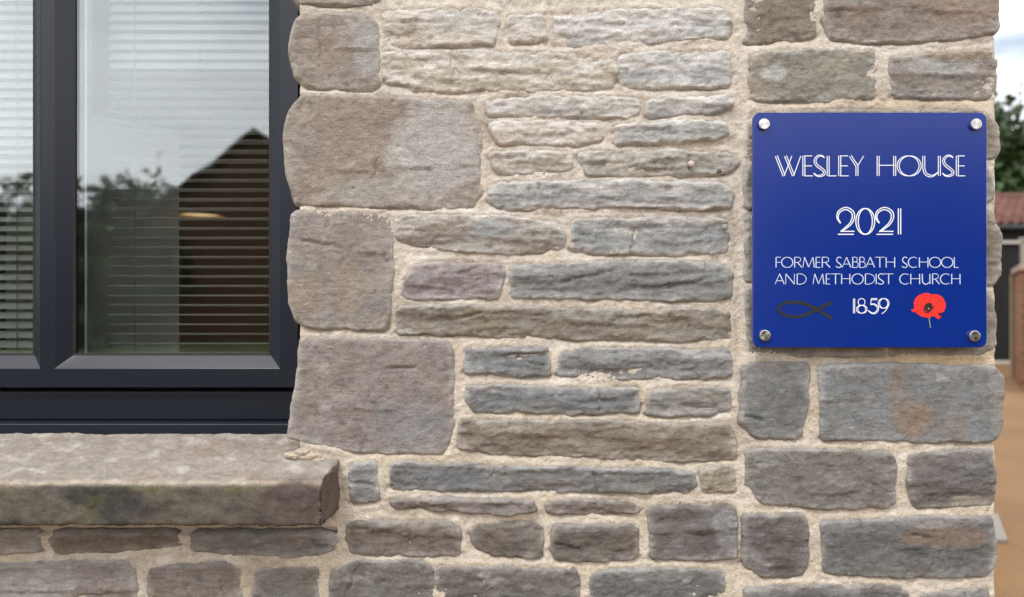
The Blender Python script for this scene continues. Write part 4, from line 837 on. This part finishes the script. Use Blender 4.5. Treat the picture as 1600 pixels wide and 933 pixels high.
# trees
def leaf_mat(name, a, b):
    m, n, l, bs = nodes(name); bs.inputs['Roughness'].default_value = .6; at = n.new('ShaderNodeAttribute'); at.attribute_name = 'Col'; l.new(at.outputs['Color'], bs.inputs['Base Color']); return m
M_leaf = leaf_mat('leaves', None, None); M_bark = plain('bark', (78, 66, 54), .9, noise=.25, nscale=6, bump=.5, bscale=20)
def tree(label, x, y, h_, rx, ry, n_leaf, size, ca, cb, seed, low=.28, group=None):
    rs = np.random.RandomState(seed); t = empty('tree', label, 'tree', (x, y, 0), group)
    bm = bmesh.new(); tube(bm, (x, y, -.05), (x, y, h_ * .55), .05 * h_ * .6, 10, .02 * h_)
    for k in range(9):
        a = rs.rand() * 6.28; z = h_ * (.25 + .35 * rs.rand()); e = (x + math.cos(a) * rx * .7, y + math.sin(a) * ry * .7, z + h_ * .25); tube(bm, (x, y, z), e, .014 * h_, 7, .004 * h_)
    bm_obj('trunk', bm, M_bark, t)
    nc = 46; cl = []
    for k in range(nc):
        d = rs.normal(size=3); d /= np.linalg.norm(d); rad = .55 + .45 * rs.rand()
        cl.append((x + d[0] * rx * rad, y + d[1] * ry * rad, h_ * (low + (1 - low) * .5) + d[2] * h_ * (1 - low) * .48 * rad, (.22 + .2 * rs.rand()) * rx, rs.rand()))
    V_ = np.zeros((n_leaf * 4, 3)); Cc = np.zeros((n_leaf * 4, 3)); A, B = lin(ca), lin(cb)
    pick = rs.randint(0, nc, n_leaf); cl = np.array(cl); cen = cl[pick, :3] + rs.normal(size=(n_leaf, 3)) * (cl[pick, 3] * .5)[:, None]
    a1 = rs.normal(size=(n_leaf, 3)); a1 /= np.linalg.norm(a1, axis=1)[:, None]; a2 = np.cross(a1, rs.normal(size=(n_leaf, 3))); a2 /= np.linalg.norm(a2, axis=1)[:, None]
    sz = size * (.6 + .8 * rs.rand(n_leaf))[:, None]
    V_[0::4] = cen - a1 * sz; V_[1::4] = cen + a2 * sz * .55; V_[2::4] = cen + a1 * sz; V_[3::4] = cen - a2 * sz * .55
    tone = np.clip(.6 * cl[pick, 4] + .5 * rs.rand(n_leaf), 0, 1)[:, None]; cc = A + (B - A) * tone; Cc[:] = np.repeat(cc, 4, 0)
    me = bpy.data.meshes.new('crown'); me.from_pydata(V_.tolist(), [], np.arange(n_leaf * 4).reshape(-1, 4).tolist()); me.update(); set_col(me, Cc); link('crown', me, M_leaf, t)
    return t
tree('broad dark green tree rising behind the clay tiled outbuilding', 19.2, 24.5, 8.6, 3.4, 2.6, 14000, .16, (24, 40, 16), (62, 84, 36), 3)
tree('second green tree further right behind the outbuilding roof', 26, 27, 8.2, 3.4, 2.6, 5000, .2, (40, 58, 26), (92, 112, 54), 5)
# mirrored in the window: gable house and trees across the yard
vs = 24.0; Ym = .306 - (vs - D0)
gh = empty('brick_house', 'brown brick gabled house across the yard mirrored in the window', 'house', (-8.7, Ym - 4, 0))
ax, az_ = (405 - 800) * S0 / D0 * vs, ZC + (466.5 - 200) * S0 / D0 * vs
hw_, drop = 4.0, 3.05
bm = bmesh.new(); prism(bm, [(ax - hw_, 0), (ax + hw_, 0), (ax + hw_, az_ - drop - .2), (ax, az_ - .2), (ax - hw_, az_ - drop - .2)], 'y', Ym - 8, Ym); bm_obj('wall', bm, plain('brown_brick', (76, 55, 40), .9, noise=.2, nscale=3), gh)
for s in (-1, 1):
    bm = bmesh.new(); prism(bm, [(ax, az_), (ax + s * (hw_ + .35), az_ - drop - .27), (ax + s * (hw_ + .35), az_ - drop - .42), (ax, az_ - .16)], 'y', Ym - 8.3, Ym + .3); bm_obj('roof', bm, plain('dark_roof', (62, 50, 44), .85, noise=.2, nscale=4), gh)
tree('round green tree across the yard left of the brick gable', -13.2, -24, 5.0, 3.0, 2.2, 16000, .2, (26, 38, 20), (52, 66, 34), 13, .1)
tree('wide dark tree across the yard further left of the gable', -20.5, -23, 4.4, 4.4, 2.6, 16000, .24, (26, 36, 20), (50, 62, 34), 17, .1)
tree('tall tree at the far left across the yard', -30, -24, 5.0, 4.0, 2.8, 5000, .2, (30, 40, 22), (60, 74, 38), 19, .1)
hd = empty('hedge', 'long clipped dark hedge across the yard below the trees', 'hedge', (-16, -20.8, 0))
rs = np.random.RandomState(5); nL = 12000; cen = np.stack([-32 + 19.5 * rs.rand(nL), -20.8 + 1.0 * rs.rand(nL), 3.7 * rs.rand(nL) ** .7], 1); a1 = rs.normal(size=(nL, 3)) * .14; a2 = rs.normal(size=(nL, 3)) * .14
V_ = np.zeros((nL * 4, 3)); V_[0::4] = cen - a1; V_[1::4] = cen + a2; V_[2::4] = cen + a1; V_[3::4] = cen - a2
me = bpy.data.meshes.new('foliage'); me.from_pydata(V_.tolist(), [], np.arange(nL * 4).reshape(-1, 4).tolist()); me.update()
cc = lin((36, 48, 24)) + (lin((66, 80, 40)) - lin((36, 48, 24))) * rs.rand(nL, 1); set_col(me, np.repeat(cc, 4, 0)); link('foliage', me, M_leaf, hd)
box('branch_mass', (-32, -20.6, 0), (-12.6, -20.0, 3.4), plain('hedge_inside', (34, 36, 22), .9, noise=.3, nscale=5), hd)

# unseen dark block added to dim the reflection in the lower right of the plaque
bh = empty('sky_block', 'unseen dark block added across the yard to dim the plaque reflection', 'sky_block', (15, -17, 0))
bm = bmesh.new(); prism(bm, [(-17, 0), (-12.5, 0), (-12.5, 3.6), (-14.75, 4.9), (-17, 3.6)], 'x', 5.4, 26); bm_obj('wall', bm, plain('sky_block_dark', (44, 38, 34), .9, noise=.25, nscale=3), bh)
for a_, b_ in ((-17.4, -14.75), (-12.1, -14.75)):
    bm = bmesh.new(); prism(bm, [(a_, 3.45), (-14.75, 4.98), (-14.75, 5.13), (a_, 3.6)], 'x', 5.1, 26.3); bm_obj('roof', bm, plain('sky_block_roof', (58, 58, 62), .8, noise=.2, nscale=4), bh)
